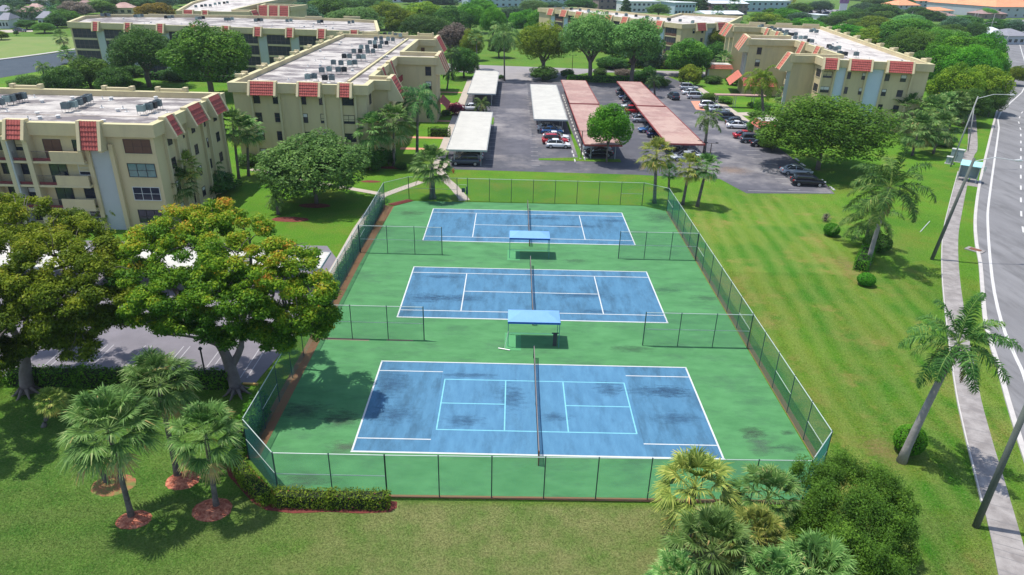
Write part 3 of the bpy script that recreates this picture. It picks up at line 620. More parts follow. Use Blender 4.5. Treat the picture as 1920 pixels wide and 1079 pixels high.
# ------------------------------------------------------------------ buildings
class Fac:
    "a facade: origin A, direction to B, outward normal on the right of A->B"
    def __init__(s,A,B,org): s.A=np.array(A,float); s.B=np.array(B,float); s.L=np.linalg.norm(s.B-s.A); s.t=(s.B-s.A)/s.L; s.n=np.array([s.t[1],-s.t[0]]); s.o=org
    def p(s,u,z,n): q=s.A+s.t*u+s.n*n; return (q[0],q[1],z)
    def box(s,mb,u0,u1,z0,z1,n0,n1):
        mb.hexa([s.p(u0,z0,n1),s.p(u1,z0,n1),s.p(u1,z0,n0),s.p(u0,z0,n0),s.p(u0,z1,n1),s.p(u1,z1,n1),s.p(u1,z1,n0),s.p(u0,z1,n0)])
    def px(s,px,py):
        "pixel -> u on this facade"
        d=ray(px,py); nn=s.n; k=((s.A-CAM[:2])@nn)/(d[:2]@nn); q=CAM+d*k
        return float((q[:2]-s.A)@s.t), float(q[2])
def tiles(f,mb,u0,u1,z0,n0,z1,n1,rows,step=.30):
    "barrel tiles on the slope from (z0,n0) bottom to (z1,n1) top"
    nu=max(2,int((u1-u0)/step)); seg=nu*4
    for r in range(rows):
        a=r/rows; c=(r+1)/rows+.02; vs=[]; 
        for (tt,lift) in ((a,.09),(c,.015)):
            z=z0+(z1-z0)*tt; n=n0+(n1-n0)*tt
            for k in range(seg+1):
                h=.045*abs(math.sin(math.pi*k/4))
                vs.append(f.p(u0+(u1-u0)*k/seg,z+.3*(lift+h),n+lift+h))
        mb.add(vs,[(k,k+1,seg+2+k,seg+1+k) for k in range(seg)])
        # front lip of the row
        z=z0+(z1-z0)*a; n=n0+(n1-n0)*a; base=[f.p(u0+(u1-u0)*k/seg,z,n) for k in range(seg+1)]
        mb.add(vs[:seg+1]+base,[(k+1,k,seg+1+k,seg+2+k) for k in range(seg)])
def mansard(root,f,u0,u1,H,cheek=.34,down=2.0,out=.85,rows=5,mat='tile_red',up=.3,name='tile_panel'):
    b=MB(f.o)
    for a in (u0,u1-cheek):
        prof=[(H+up,-.6),(H-down-.15,-.45),(H-down-.15,out+.12),(H-down+.05,out+.2),(H+up,.15)]
        vs=[f.p(a,z,n) for z,n in prof]+[f.p(a+cheek,z,n) for z,n in prof]; k=5
        b.add(vs,[(4,3,2,1,0),(5,6,7,8,9)]+[(i,(i+1)%k,k+(i+1)%k,k+i) for i in range(k)])
    b.add([f.p(u0+cheek,H+up-.02,-.6),f.p(u1-cheek,H+up-.02,-.6),f.p(u1-cheek,H+up-.02,.03),f.p(u0+cheek,H+up-.02,.03),f.p(u0+cheek,H+up-.3,-.6),f.p(u1-cheek,H+up-.3,-.6),f.p(u1-cheek,H+up-.3,.03),f.p(u0+cheek,H+up-.3,.03)],[(0,3,2,1) [::-1],(0,1,5,4),(4,5,6,7),(3,7,6,2)])
    ck=b.build('mansard_frame','stucco_light',root)
    b=MB(f.o); tiles(f,b,u0+cheek,u1-cheek,H-down+.05,out-.05,H+up-.08,0.,rows)
    b.add([f.p(u0+cheek,H-down+.04,-.3),f.p(u1-cheek,H-down+.04,-.3),f.p(u1-cheek,H-down+.04,out),f.p(u0+cheek,H-down+.04,out)],[(0,1,2,3)])
    b.build(name,mat,ck)
WN=dict(dark=('frame_dark','glass_dark'),teal=('frame_dark','glass_teal'),bronze=('frame_bronze','glass_dark'),white=('frame_white','glass_dark'),brown=('frame_bronze','shutter_brown'),screen=('frame_bronze','screen_dark'))
WR=[77]
def window(root,f,u0,u1,z0,z1,style='dark',nv=1,nh=1,n=0.,fw=.06):
    fm,gm=WN[style]
    b=MB(f.o)
    f.box(b,u0,u0+fw,z0,z1,n-.02,n+.05); f.box(b,u1-fw,u1,z0,z1,n-.02,n+.05); f.box(b,u0+fw,u1-fw,z0,z0+fw,n-.02,n+.05); f.box(b,u0+fw,u1-fw,z1-fw,z1,n-.02,n+.05)
    for k in range(1,nv+1): u=u0+(u1-u0)*k/(nv+1); f.box(b,u-.025,u+.025,z0+fw,z1-fw,n-.01,n+.045)
    for k in range(1,nh+1): z=z0+(z1-z0)*k/(nh+1); f.box(b,u0+fw,u1-fw,z-.02,z+.02,n-.01,n+.04)
    o=b.build('window',fm,root)
    b=MB(f.o); f.box(b,u0+fw,u1-fw,z0+fw,z1-fw,n-.015,n+.015); b.build('pane',gm,o)
    b=MB(f.o); f.box(b,u0-.05,u1+.05,z0-.08,z0-.002,n-.01,n+.09); b.build('sill','stucco_light',o)
    WR[0]=(WR[0]*1103515245+12345)%2147483648; q=WR[0]/2147483648
    if q<.42 and style!='brown': b=MB(f.o); f.box(b,u0+fw,u1-fw,z1-fw-(z1-z0)*(.3+q),z1-fw,n+.016,n+.022); b.build('blind','frame_white' if q<.3 else 'stucco_light',o)
def sec(root,f,name,mat,u0,u1,z0,z1,n0,n1):
    b=MB(f.o); f.box(b,u0,u1,z0,z1,n0,n1); return b.build(name,mat,root)
def shell(name,label,cat,poly,H,roofmat='roof_gravel',wallmat='stucco',fas=1.35,ov=.45,group=None):
    cx=sum(p[0] for p in poly)/len(poly); cy=sum(p[1] for p in poly)/len(poly)
    root=thing(name,label,cat,(cx,cy,0),0,group); org=(cx,cy,0)
    wl_=inset(poly,ov); b=MB(org); b.prism(wl_,-.1,H-.78); b.build('wall',wallmat,root)
    pi=inset(poly,ov+.32); b=MB(org); ring(b,poly,pi,H-fas,H-.06); pr=b.build('parapet',wallmat,root)
    b=MB(org); ring(b,inset(poly,-.02),inset(poly,ov+.34),H-.06,H); b.build('coping','coping',pr)
    b=MB(org); b.sheet(pi,H-.72); b.build('roof',roofmat,root)
    return root,org
def acunit():
    t=thing('rooftop_air_conditioner','x','air conditioner')
    b=MB(); b.box(-.43,.43,-.43,.43,.5,1.32)
    for k in range(7): z=.56+k*.11; b.box(-.45,.45,-.45,.45,z,z+.03)
    b.build('cabinet','ac_metal',t)
    b=MB(); b.tube([(0,0,1.33),(0,0,1.36)],.36,16); b.tube([(0,0,1.37),(0,0,1.38)],.12,10); b.build('fan_grille','ac_dark',t)
    b=MB()
    for x in(-.4,.4):
        for y in(-.4,.4): b.tube([(x,y,0),(x,y,.5)],.025,5)
        b.tube([(x,-.45,.48),(x,.45,.48)],.03,5)
    b.build('stand','stand_metal',t); return t
AC0=acunit(); AC0.scale=(.88,.88,.88); ac_n=0
def put_ac(x,y,z,rz,label,group):
    global ac_n
    if ac_n==0: o=AC0; o.location=(x,y,z); o.rotation_euler=(0,0,rz); o['label']=label; o['group']=group
    else: o=dup(AC0,(x,y,z),rz,label,group)
    if ac_n%5 in(1,3):
        for ch in o.children:
            if ch.name.startswith('cabinet'): ch.material_slots[0].link='OBJECT'; ch.material_slots[0].material=M['ac_pale' if ac_n%5==1 else 'ac_dark']
    ac_n+=1; return o
# ---- near left block (B1)
H1=12.
P1=[(-92,37.7),(-40.1,37.7),(-40.1,57.6),(-92,57.6)]
B1,o1=shell('apartment_block','beige apartment block with open balconies at the left edge, behind the two big trees','apartment block',P1,H1)
f=Fac((-92,37.7),(-40.1,37.7),o1)
U=lambda px,py:f.px(px,py)[0]
for (a,c,y,dn,rw) in ((8,45,232,1.7,4),(148,190,250,2.7,6),(-75,-32,215,2.7,6)): mansard(B1,f,U(a,y),U(c+3,y),H1,down=dn,rows=rw)
ZF=[0,2.65,5.3,7.95]
# right hand bay with big windows
ww=[(226,277,266,'brown'),(234,286,310,'teal'),(244,295,354,'white'),(254,300,395,'dark')]
for k,(a,c,y,st) in enumerate(ww):
    u0,u1=U(a,y),U(c,y); zb=ZF[3-k]+.85; window(B1,f,u0,u1,zb,zb+1.55,st,2,1,n=-.45)
uw0,uw1=U(166,283),U(203,283); sec(B1,f,'white_panel','stucco_white',uw0,uw1,0,H1-2.6,-.45,-.30)
for a in (uw0-.45,uw1): sec(B1,f,'pilaster','stucco',a,a+.45,0,H1-2.2,-.45,-.05)
# balcony bays: the deep dark recesses read as galleries carried in front of the wall
ub1=uw0-.45; ua=0.
gal=[(U(163-88,330),ub1)]
dep=1.7
b=MB(o1)
fb=Fac((-92,37.7-dep+.45),(-40.1,37.7-dep+.45),o1)
x_l=U(75,330)
# floor slabs, back wall plane is the block wall; the galleries run the whole left part
for k,z in enumerate(ZF[1:]):
    f.box(b,0,ub1-.02,z-.24,z,-.44,dep-1.2)
b.build('balcony_slab','stucco_light',B1)
for k,z in enumerate(ZF):
    u1=ub1-.05; u0=x_l
    # solid parapet right, door and railing left
    us=u0+1.95
    for off in (0,-13.7,-27.4):
        if u1+off<0: continue
        if k>0:
            sec(B1,f,'balcony_wall','stucco',us+off,u1+off,z-.0,z+1.08,.30,.48)
            rl=MB(o1)
            for q in np.arange(u0+.1,us,.13): f.box(rl,q+off,q+off+.02,z+.02,z+1.02,.38,.40)
            f.box(rl,u0+off,us+off-.02,z+1.02,z+1.06,.36,.42); rl.build('balcony_railing','rail_metal',B1)
            sec(B1,f,'balcony_kerb','balcony_red',u0+off,us+off-.03,z+.01,z+.30,.30,.36)
        window(B1,f,u0+1.0+off,u0+2.9+off,z+.05,z+2.2,'brown' if k==3 else 'dark',1,0,n=-.44)
        window(B1,f,u0+4.15+off,u0+5.6+off,z+.95,z+2.2,'white' if k%2==0 else 'dark',0,2,n=-.44)
        for (a0,a1) in ((-4.2,-3.0),(-2.05,-.95)):
            window(B1,f,u0+a0+off,u0+a1+off,z+.9,z+2.1,'dark',0,1,n=-.44)
            if k>0:
                rl=MB(o1)
                for q in np.arange(u0+a0-.3,u0+a1+.3,.13): f.box(rl,q+off,q+off+.02,z+.02,z+1.02,.38,.40)
                rl.build('balcony_railing','rail_metal',B1); sec(B1,f,'balcony_kerb','balcony_red',u0+a0-.35+off,u0+a1+.35+off,z+.01,z+.30,.30,.36)
for off in (0,-13.7,-27.4):
    for a0,a1,m_ in ((-.55,-.02,'stucco_light'),(-2.75,-2.3,'stucco_light'),(-2.28,-2.1,'stucco_white'),(-4.95,-4.55,'stucco')):
        if x_l+a0+off>0: sec(B1,f,'pillar',m_,x_l+a0+off,x_l+a1+off,0,H1-1.4,-.44,.62)
fr=Fac((-40.1,37.7),(-40.1,57.6),o1)
for (a,c,w_,rw) in ((2.6,4.9,0,4),(8.0,12.0,0,4),(14.0,18.0,0,4)): mansard(B1,fr,a,c,H1,down=1.9,rows=rw)
for (a,wd) in ((3.4,1.0),(9.6,.9),(7.2,.35),(13.2,.4),(16.2,1.0)):
    for k,z in enumerate(ZF): window(B1,fr,a,a+wd,z+1.0,z+2.2,'bronze' if (k+int(a))%2 else 'dark',0,1,n=-.45)
for a in (2.45,4.95,7.9,12.1,13.9,18.1): sec(B1,fr,'pilaster','stucco_light',a,a+.3,0,H1-1.36,-.45,-.12)
for x in (-78,-66,-54,-47): 
    b=MB(o1)
    for k in(0,1): b.box(x-2+k*3.6,x-1.5+k*3.6,57.15,57.9,H1-.02,H1+.55)
    b.box(x-1.5,x+1.6,57.25,57.75,H1-.02,H1+.35); b.build('parapet_step','stucco_light',B1)
gl='air conditioner units on the roof of the near left block'
A1=[(3,196),(17,190),(24,189),(35,186),(45,184),(126,203),(140,200),(150,196),(155,193),(163,190),(168,187),(267,208),(281,205),(289,202),(298,198),(-14,200)]
for i,(px,py) in enumerate(A1):
    x,y=g2(px,py+8,H1-.7); put_ac(x,y,H1-.7,.1,nth(sorted(A1[q][0] for q in range(len(A1)) if (q<5 or q==15,5<=q<11)==(i<5 or i==15,5<=i<11)).index(px))+' '+['air conditioner from the left in the left cluster on the near left roof','air conditioner from the left in the middle cluster on the near left roof','air conditioner from the left in the right cluster on the near left roof'][0 if i<5 or i==15 else 1 if i<11 else 2],gl)
# ---- centre left block (B2)
H2=12.
P2=[(-42.8,65.5),(-22.8,65.5),(-22.8,71.2),(-20.9,71.2),(-20.9,75.),(-24.6,75.),(-24.6,97.8),(-16.4,97.8),(-16.4,107.3),(-24.6,107.3),(-24.6,128.5),(-20.8,128.5),(-20.8,137.2),(-42.8,137.2)]
P2=[(-42.8,65.5),(-22.8,65.5),(-22.8,70.2),(-20.4,70.2),(-20.4,75.),(-23.6,75.),(-23.6,97.8),(-16.2,97.8),(-16.2,106.2),(-23.6,106.2),(-23.6,128.5),(-19.8,128.5),(-19.8,137.2),(-42.8,137.2)]
B2,o2=shell('apartment_block','beige apartment block in the middle left with many air conditioners on its long roof','apartment block',P2,H2)
f=Fac(P2[0],P2[1],o2); U=lambda px,py:f.px(px,py)[0]
ms=[(466,519),(557,602),(633,661)]
for a,c in ms: mansard(B2,f,U(a,165),U(c,165),H2,down=1.6,rows=5)
for a,c in ms:
    for q in (U(a+6,200),U(c+5,200)): sec(B2,f,'pilaster','stucco_light',q-.15,q+.15,0,H2-1.36,-.45,-.15)
ZG=[0,2.62,5.28,7.92]
for k,z in enumerate(ZG):
    z0=z+1.15; z1=z+2.5
    if k==3: z1=z+2.35
    for a,c,st in ((477,489,'bronze'),(513,524,'bronze'),(566,575,'dark'),(599,608,'dark')): window(B2,f,U(a,215),U(c,215),z0,z1,st if k!=3 else 'dark',0,1,n=-.45)
    window(B2,f,U(640,219),U(664,221),z0,z1-.1,'dark',1,1,n=-.45)
fs=Fac(P2[1],P2[2],o2)
for z in ZG: window(B2,fs,2.6,4.0,z+.9,z+2.4,'dark',1,1,n=-.45)
# stair towers and galleries on the right flank
fw=Fac(P2[3],P2[4],o2); mansard(B2,fw,.25,4.5,H2,down=2.9,out=1.6,rows=7)
fw=Fac(P2[7],P2[8],o2); mansard(B2,fw,.3,2.9,H2,down=2.9,out=1.3,rows=7); mansard(B2,fw,2.9,5.5,H2,down=2.9,out=1.3,rows=7); mansard(B2,fw,5.5,8.1,H2,down=2.9,out=1.3,rows=7)
fw=Fac(P2[11],P2[12],o2); mansard(B2,fw,.4,8.2,H2,down=2.9,out=1.6,rows=7)
fg=Fac(P2[5],P2[6],o2)
for a in (5.5,13.5): mansard(B2,fg,a,a+2.4,H2,down=2.3,rows=5)
for z in ZG[1:]:
    sec(B2,fg,'gallery_slab','stucco_light',2.,22.4,z-.2,z,-.44,.9)
    sec(B2,fg,'gallery_wall','balcony_red',17.,22.3,z,z+1.,.74,.9)
    sec(B2,fg,'gallery_wall','stucco',2.,16.9,z,z+1.,.74,.9)
for z in ZG: 
    window(B2,fg,18.4,20.,z+.1,z+2.1,'brown',0,0,n=-.45)
    window(B2,fg,14.,15.4,z+.1,z+2.1,'dark',0,0,n=-.45)
ft=Fac(P2[6],P2[7],o2)
for z in ZG: window(B2,ft,5.0,6.1,z+.75,z+2.4,'bronze',0,1,n=-.45)
ft=Fac(P2[10],P2[11],o2)
for z in ZG: window(B2,ft,.4,1.2,z+.6,z+2.3,'brown',0,0,n=-.45)
# entry awning, red tiles at the foot of the second tower
fe=Fac(P2[7],P2[8],o2); b=MB(o2); tiles(fe,b,.6,7.8,2.6,1.5,4.0,.0,5); b.build('entry_awning','tile_red',B2)
for k,y in enumerate(np.arange(70,134,9.1)):
    b=MB(o2)
    for e in(0,2.6): b.box(-43.3,-42.4,y+e,y+e+.5,H2-.02,H2+.5)
    b.box(-43.2,-42.5,y+.5,y+2.6,H2-.02,H2+.3); b.build('parapet_step','stucco_light',B2)
for x in (-38,-31.,-25.):
    b=MB(o2); b.box(x,x+.4,136.8,137.5,H2-.02,H2+.7); b.box(x+3.4,x+3.8,136.8,137.5,H2-.02,H2+.7); b.box(x+.4,x+3.4,136.9,137.4,H2-.02,H2+.5); b.build('parapet_step','stucco_light',B2)
b=MB(o2); b.box(-27.2,-26.8,72,135,H2-.71,H2-.45); b.build('roof_kerb','coping',B2)
gl='air conditioner units on the long middle left roof'
acs=[(578,149),(590,148),(610,151),(623,151),(604,136),(618,134),(635,135),(646,135),(626,121),(640,122),(656,122),(666,121),(646,109),(656,109),(673,110),(682,110),(664,99),(676,99),(690,99),(700,99),(678,91),(689,91),(704,90),(713,90),(694,82),(703,82),(716,82),(725,83),(705,75),(715,74),(728,75),(737,76),(722,66),(731,66),(742,67),(751,68)]
ord_=['nearest','second','third','fourth','fifth','sixth','seventh','eighth','ninth']
for i,(px,py) in enumerate(acs):
    x,y=g2(px,py+5,H2-.7); put_ac(x,y,H2-.7,0.05,'%s of the four air conditioners in the %s row of the long middle left roof'%(['leftmost','second','third','rightmost'][i%4],ord_[i//4]),gl)
# ---- long block at the back left (B3)
H3=12.
P3=[(-115.5,150.5),(-37.5,143.6),(-35.5,146.2),(-42,177.5),(-51,181),(-86,184.5),(-118.5,176.5),(-122.,169)]
B3,o3=shell('apartment_block','long beige apartment block at the back left with dark screened balconies between pale piers','apartment block',P3,H3)
f=Fac(P3[0],P3[1],o3); U=lambda px,py:f.px(px,py)[0]
mm=[(174,188),(234,248),(294,309),(355,370),(415,431),(475,491),(535,551),(594,611),(655,672)]
for i,(a,c) in enumerate(mm): mansard(B3,f,U(a,50),U(c,52),H3,down=1.9,rows=4)
ZH=[.35,3.0,5.65,8.3]
for i in range(9):
    u0=U(mm[i-1][1]+9,75) if i else U(138,75)
    u1=U(mm[i][0]+7,75)
    for k,z in enumerate(ZH):
        sec(B3,f,'screened_balcony','screen_dark',u0,u1,z,z+2.15,-.46,-.40)
        b=MB(o3)
        nb=5
        for q in range(nb+1): uu=u0+(u1-u0)*q/nb; f.box(b,uu-.03,uu+.03,z,z+2.15,-.40,-.36)
        f.box(b,u0,u1,z+.85,z+.9,-.40,-.36); b.build('screen_frame','rail_metal',B3)
        sec(B3,f,'balcony_slab','stucco_light',u0,u1,z-.42,z-.02,-.45,-.30)
    sec(B3,f,'pier','stucco_white',u1+.3,U(mm[i][1]+7,75)+.2,0,H3-2.0,-.45,-.22)
for i,(px,py) in enumerate([(193,32),(200,31),(205,32),(255,34),(261,34),(267,33),(312,36),(318,36),(324,35),(370,38),(376,38),(382,37),(424,40),(430,40),(436,39),(480,42),(486,41),(491,41),(539,43),(546,42),(598,45),(604,44),(655,46),(662,45)]):
    x,y=g2(px,py+2,H3-.7); put_ac(x,y,H3-.7,.1,nth(i)+' air conditioner from the left along the back left roof','air conditioner units on the back left roof')
for px in (296,358,522,588,660):
    x,y=g2(px,35 if px>500 else 31,H3); b=MB(o3); b.box(x-2.4,x+2.4,y-.4,y+.3,H3-.02,H3+.6); b.build('parapet_step','stucco_light',B3)
# ---- right hand block (B4)
H4=13.
P4=[(54.6,101.),(74.8,96.4),(82,168),(76,180),(62.5,184.),(60.4,179.),(66.5,178.),(66.,149.),(58.8,149.),(57.4,136.8),(64.,136.8),(63.,109.3),(54.8,109.3)]
P4=[(56.2,100.8),(74.8,96.4),(87.6,179.6),(83,181),(64.5,183.),(60.2,183),(59.6,172.),(67.,171.),(66.,147.5),(55.,147.5),(52.9,136.6),(63.6,136.),(62.6,109.2),(52.3,109.2),(52.0,105.8),(56.6,105.8)]
B4,o4=shell('apartment_block','beige apartment block on the right near the main road, with pale blue wall panels','apartment block',P4,H4,'roof_white')
f=Fac(P4[0],P4[1],o4); U=lambda px,py:f.px(px,py)[0]
mm=[(1543,1573),(1592,1637),(1664,1716)]
for i,(a,c) in enumerate(mm): mansard(B4,f,U(a,118),U(c,120),H4,down=1.75,rows=5)
pan=[(U(1566,147),U(1584,147)),(U(1625,152),U(1654,152))]
for a,c in pan: sec(B4,f,'blue_panel','stucco_blue',a,c,0,H4-1.36,-.45,-.36)
for a in (pan[0][0]-.35,pan[0][1],pan[1][0]-.35,pan[1][1],U(1538,150),U(1708,150)): sec(B4,f,'pilaster','stucco',a,a+.35,0,H4-1.36,-.45,-.08)
ZI=[.45,3.3,6.1,8.85]
for z in ZI:
    window(B4,f,U(1541,137),U(1562,137),z+.75,z+1.9,'dark',1,1,n=-.45)
    for a,c in ((1590,1597),(1618,1626),(1662,1671),(1692,1703)): window(B4,f,U(a,139),U(c,139),z+.75,z+2.,'dark',0,1,n=-.45)
fa=Fac(P4[15],P4[0],o4)
for z in ZI: window(B4,fa,1.0,3.4,z+.6,z+2.,'dark',1,1,n=-.45)
def flank(A,B,segs):
    g=Fac(A,B,o4)
    for s in segs: mansard(B4,g,s[0],s[1],H4,down=2.9,out=1.7,rows=6,mat='tile_coral')
    return g
g=flank(P4[13],P4[14],[(.1,3.3)])
sec(B4,g,'white_fin','stucco_white',2.5,2.9,0,H4-2.9,-.45,.15)
g=flank(P4[9],P4[10],[(.2,3.7),(3.7,7.2),(7.2,10.7)])
for a in (3.4,6.2,9.): sec(B4,g,'white_fin','stucco_white',a,a+.6,3.6,H4-2.9,-.45,-.05)
b=MB(o4); tiles(g,b,.5,11.,2.3,2.6,4.6,.1,6); b.build('entry_awning','tile_coral',B4)
g2b=Fac(P4[10],P4[11],o4); b=MB(o4); tiles(g2b,b,.1,8.,2.5,1.6,4.2,-.3,6); b.build('entry_awning','tile_red',B4)
for z in ZI: window(B4,g2b,2.5,3.6,z+.7,z+2.3,'bronze',0,2,n=-.45)
g=flank(P4[5],P4[6],[(1.,5.),(6.,10.)])
gg=Fac(P4[11],P4[12],o4)
for s in (4.5,14.): mansard(B4,gg,s,s+3.,H4,down=2.5,rows=5,mat='tile_coral')
for z in ZI:
    sec(B4,gg,'gallery_slab','stucco_light',.5,25.5,z-.2,z,-.44,1.0); sec(B4,gg,'gallery_wall','stucco_light',.5,25.5,z,z+1.,.84,1.0)
    for a in (2.,9.,17.,21.): window(B4,gg,a,a+1.6,z+.1,z+2.1,'brown',0,0,n=-.45)
gg=Fac(P4[7],P4[8],o4)
for s in (5.,14.): mansard(B4,gg,s,s+3.,H4,down=2.5,rows=5,mat='tile_coral')
fe=Fac(P4[1],P4[2],o4)
for k in range(9): 
    a=3+k*9.; b=MB(o4); fe.box(b,a,a+2.9,H4-.02,H4+.45,-.5,.25); fe.box(b,a-.1,a+.5,H4+.45,H4+.75,-.55,.3); b.build('parapet_step','stucco_light',B4)
fe=Fac(P4[2],P4[4],o4)
for k in range(3):
    a=1+k*7.6; b=MB(o4); fe.box(b,a,a+4.6,H4-.02,H4+.6,-.4,.1); b.build('parapet_step','stucco_light',B4)
for i,(px,py) in enumerate([(1423,52),(1428,50),(1441,56),(1446,54),(1452,57),(1456,60),(1462,58),(1459,62),(1466,62),(1474,61),(1472,67),(1477,66),(1484,67),(1491,66),(1490,73),(1500,73),(1509,73),(1516,79),(1521,80),(1520,60),(1525,58),(1530,61),(1553,90),(1557,93),(1565,95),(1571,93),(1573,103),(1583,105),(1604,105)]):
    x,y=g2(px,py+4,H4-.7); put_ac(x,y,H4-.7,.1,nth(i)+' air conditioner from the far end of the line on the right hand roof' if i<19 else ['middle','front','right'][i-19]+' air conditioner of the three by the raised screen wall on the right hand roof' if i<22 else nth(i-22)+' air conditioner from the left near the front edge of the right hand roof','air conditioner units on the right hand roof')
# ---- angled block at the back (B5)
H5=12.
P5=[(6.6,253.5),(48.9,189.5),(66,199.),(80,232),(60,243),(52,225),(24,262)]
B5,o5=shell('apartment_block','angled beige apartment block at the back centre, half hidden by the grey green oaks','apartment block',P5,H5,'roof_white')
f=Fac(P5[0],P5[1],o5); U=lambda px,py:f.px(px,py)[0]
mm=[(1028,1037),(1052,1062),(1080,1090),(1107,1117),(1136,1147),(1167,1177),(1199,1209),(1232,1243)]
for a,c in mm: mansard(B5,f,U(a,30),U(c,32)+.6,H5,down=2.,rows=4,mat='tile_coral')
us=[U((a+c)/2-.5,32) for a,c in mm]+[f.L-.6]
for i in range(len(us)-1):
    u0,u1=us[i]+2.6,us[i+1]-.8
    if i==len(us)-2: u0,u1=us[i]+2.8,f.L-2.4
    for z in ZI:
        z-=.6
        sec(B5,f,'screened_balcony','screen_dark',u0,u1,z+.75,z+2.3,-.46,-.40); sec(B5,f,'balcony_wall','shutter_brown',u0,u1,z,z+.75,-.46,-.36); sec(B5,f,'balcony_slab','stucco_light',u0,u1,z-.3,z-.02,-.45,-.30)
        b=MB(o5)
        for q in range(6): uu=u0+(u1-u0)*q/5; f.box(b,uu-.04,uu+.04,z+.75,z+2.3,-.40,-.35)
        b.build('screen_frame','rail_metal',B5)
    sec(B5,f,'pier','stucco_blue',us[i]+.2,us[i]+2.3,0,H5-2.,-.45,-.2)
f=Fac(P5[1],P5[2],o5)
for a in (5.5,14.): mansard(B5,f,a,a+4.2,H5,down=2.,rows=4)
sec(B5,f,'white_panel','stucco_white',10.4,13.6,0,H5-1.36,-.45,-.36)
for a in (5.,8.6,16.):
    for z in ZI: window(B5,f,a,a+.9,z+.3,z+1.6,'dark',0,1,n=-.45)
for i in range(22):
    u=(i+.5)/22; x=6.6+(48.9-6.6)*u+6+(i%3)*1.2; y=253.5+(189.5-253.5)*u+5.5+(i%2)*1.3; put_ac(x,y,H5-.7,.9,nth(i)+' air conditioner from the left along the angled back centre roof','air conditioner units on the back centre roof')
# ---- block beyond the back left one (B6)
P6=[(-108.5,196.7),(-94,196.5),(-86,198),(-86,206),(-94,207),(-97,240),(-100,300),(-134,300),(-122,240)]
B6,o6=shell('apartment_block','distant beige apartment block behind the back left one, with two red tile panels','apartment block',P6,12.,'roof_white')
f=Fac(P6[0],P6[1],o6); U=lambda px,py:f.px(px,py)[0]
mansard(B6,f,U(343,22),U(363,22),12.,rows=4); mansard(B6,f,U(378,22),U(391,22),12.,rows=4)
for z in ZI: window(B6,f,U(355,34),U(362,34),z,z+1.5,'dark',0,1,n=-.45)
f=Fac(P6[2],P6[3],o6); mansard(B6,f,1.,7.,12.,out=1.5,down=3.,rows=4)
for i,(px,py) in enumerate([(368,14),(379,13),(386,12),(395,12),(404,9),(412,8),(421,7),(427,6)]):
    x,y=g2(px,py+3,11.3); put_ac(x,y,11.3,.1,nth(i)+' air conditioner from the left on the farthest left roof','air conditioner units on the farthest left roof')
P7=[(-76,300),(-62,300),(-60,330),(-90,330)]
B7,o7=shell('apartment_block','beige block top left of centre showing three red tile bands among trees','apartment block',[(-93,226),(-81,226),(-79,240),(-95,240)],12.,'roof_white')
f=Fac((-93,226),(-81,226),o7)
for a in (.3,4.,7.7): mansard(B7,f,a,a+3.7,12.,out=1.4,down=3.2,rows=5)

# vents, pipes and conduit runs on the flat roofs, each part of its block
mk('vent_white',(.60,.60,.58),.7); rv=random.Random(3)
def roof_bits(root,org,H,x0,x1,y0,y1,n):
    for k in range(n):
        x,y=rv.uniform(x0,x1),rv.uniform(y0,y1); b=MB(org)
        if k%3==0: b.tube([(x,y,H-.72),(x,y,H-.40)],[.22,.20],10); b.tube([(x,y,H-.40),(x,y,H-.34)],[.30,.10],10)
        else: b.tube([(x,y,H-.72),(x,y,H-.32)],.06,6); b.tube([(x,y,H-.70),(x,y,H-.68)],.28,10)
        b.build('roof_vent','vent_white',root)
roof_bits(B1,o1,H1,-80,-43,40,56,34); roof_bits(B2,o2,H2,-41,-26,68,134,40); roof_bits(B3,o3,H3,-112,-45,153,172,24); roof_bits(B4,o4,H4,66,76,104,165,22)
for (root,org,H,pts) in ((B2,o2,H2,[(-27.6,70,0),(-27.6,133,0)]),(B1,o1,H1,[(-75,44.5,0),(-44,44.5,0)]),(B4,o4,H4,[(63.5,104,0),(70,146,0)])):
    b=MB(org); b.tube([(p[0],p[1],H-.60) for p in pts],.05,6); b.build('conduit','stand_metal',root)
# ------------------------------------------------------------------ vegetation builders
def leaf_cloud(blobs,n,size,rng,up=.35,shell=(.72,1.06),jit=.9,asp=.55,low=-1.0,drop=0.):
    "blobs: rows x,y,z,rx,ry,rz,density -> leaf quads and tints"
    Bl=np.asarray(blobs,float); wgt=Bl[:,3]*Bl[:,4]*Bl[:,6]; k=rng.choice(len(Bl),n,p=wgt/wgt.sum()); b=Bl[k]
    d=rng.normal(size=(n,3)); d/=np.linalg.norm(d,axis=1)[:,None]; d[:,2]=np.where(d[:,2]<low,-d[:,2]*.6,d[:,2])
    rad=rng.uniform(shell[0],shell[1],n)**.9; c=b[:,:3]+d*b[:,3:6]*rad[:,None]
    nn=d*.7+rng.normal(size=(n,3))*jit*.6; nn[:,2]+=up; nn/=np.linalg.norm(nn,axis=1)[:,None]
    h=rng.normal(size=(n,3)); a=np.cross(nn,h); a/=np.linalg.norm(a,axis=1)[:,None]; t=np.cross(nn,a)
    s=size*rng.uniform(.55,1.35,n)[:,None]
    V=np.stack([c-a*s,c-t*s*asp+nn*s*.12,c+a*s,c+t*s*asp-nn*s*.05],1).reshape(-1,3)
    F=np.arange(n*4).reshape(-1,4)
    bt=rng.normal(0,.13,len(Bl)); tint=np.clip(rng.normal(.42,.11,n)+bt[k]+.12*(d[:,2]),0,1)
    return V,F,tint,c
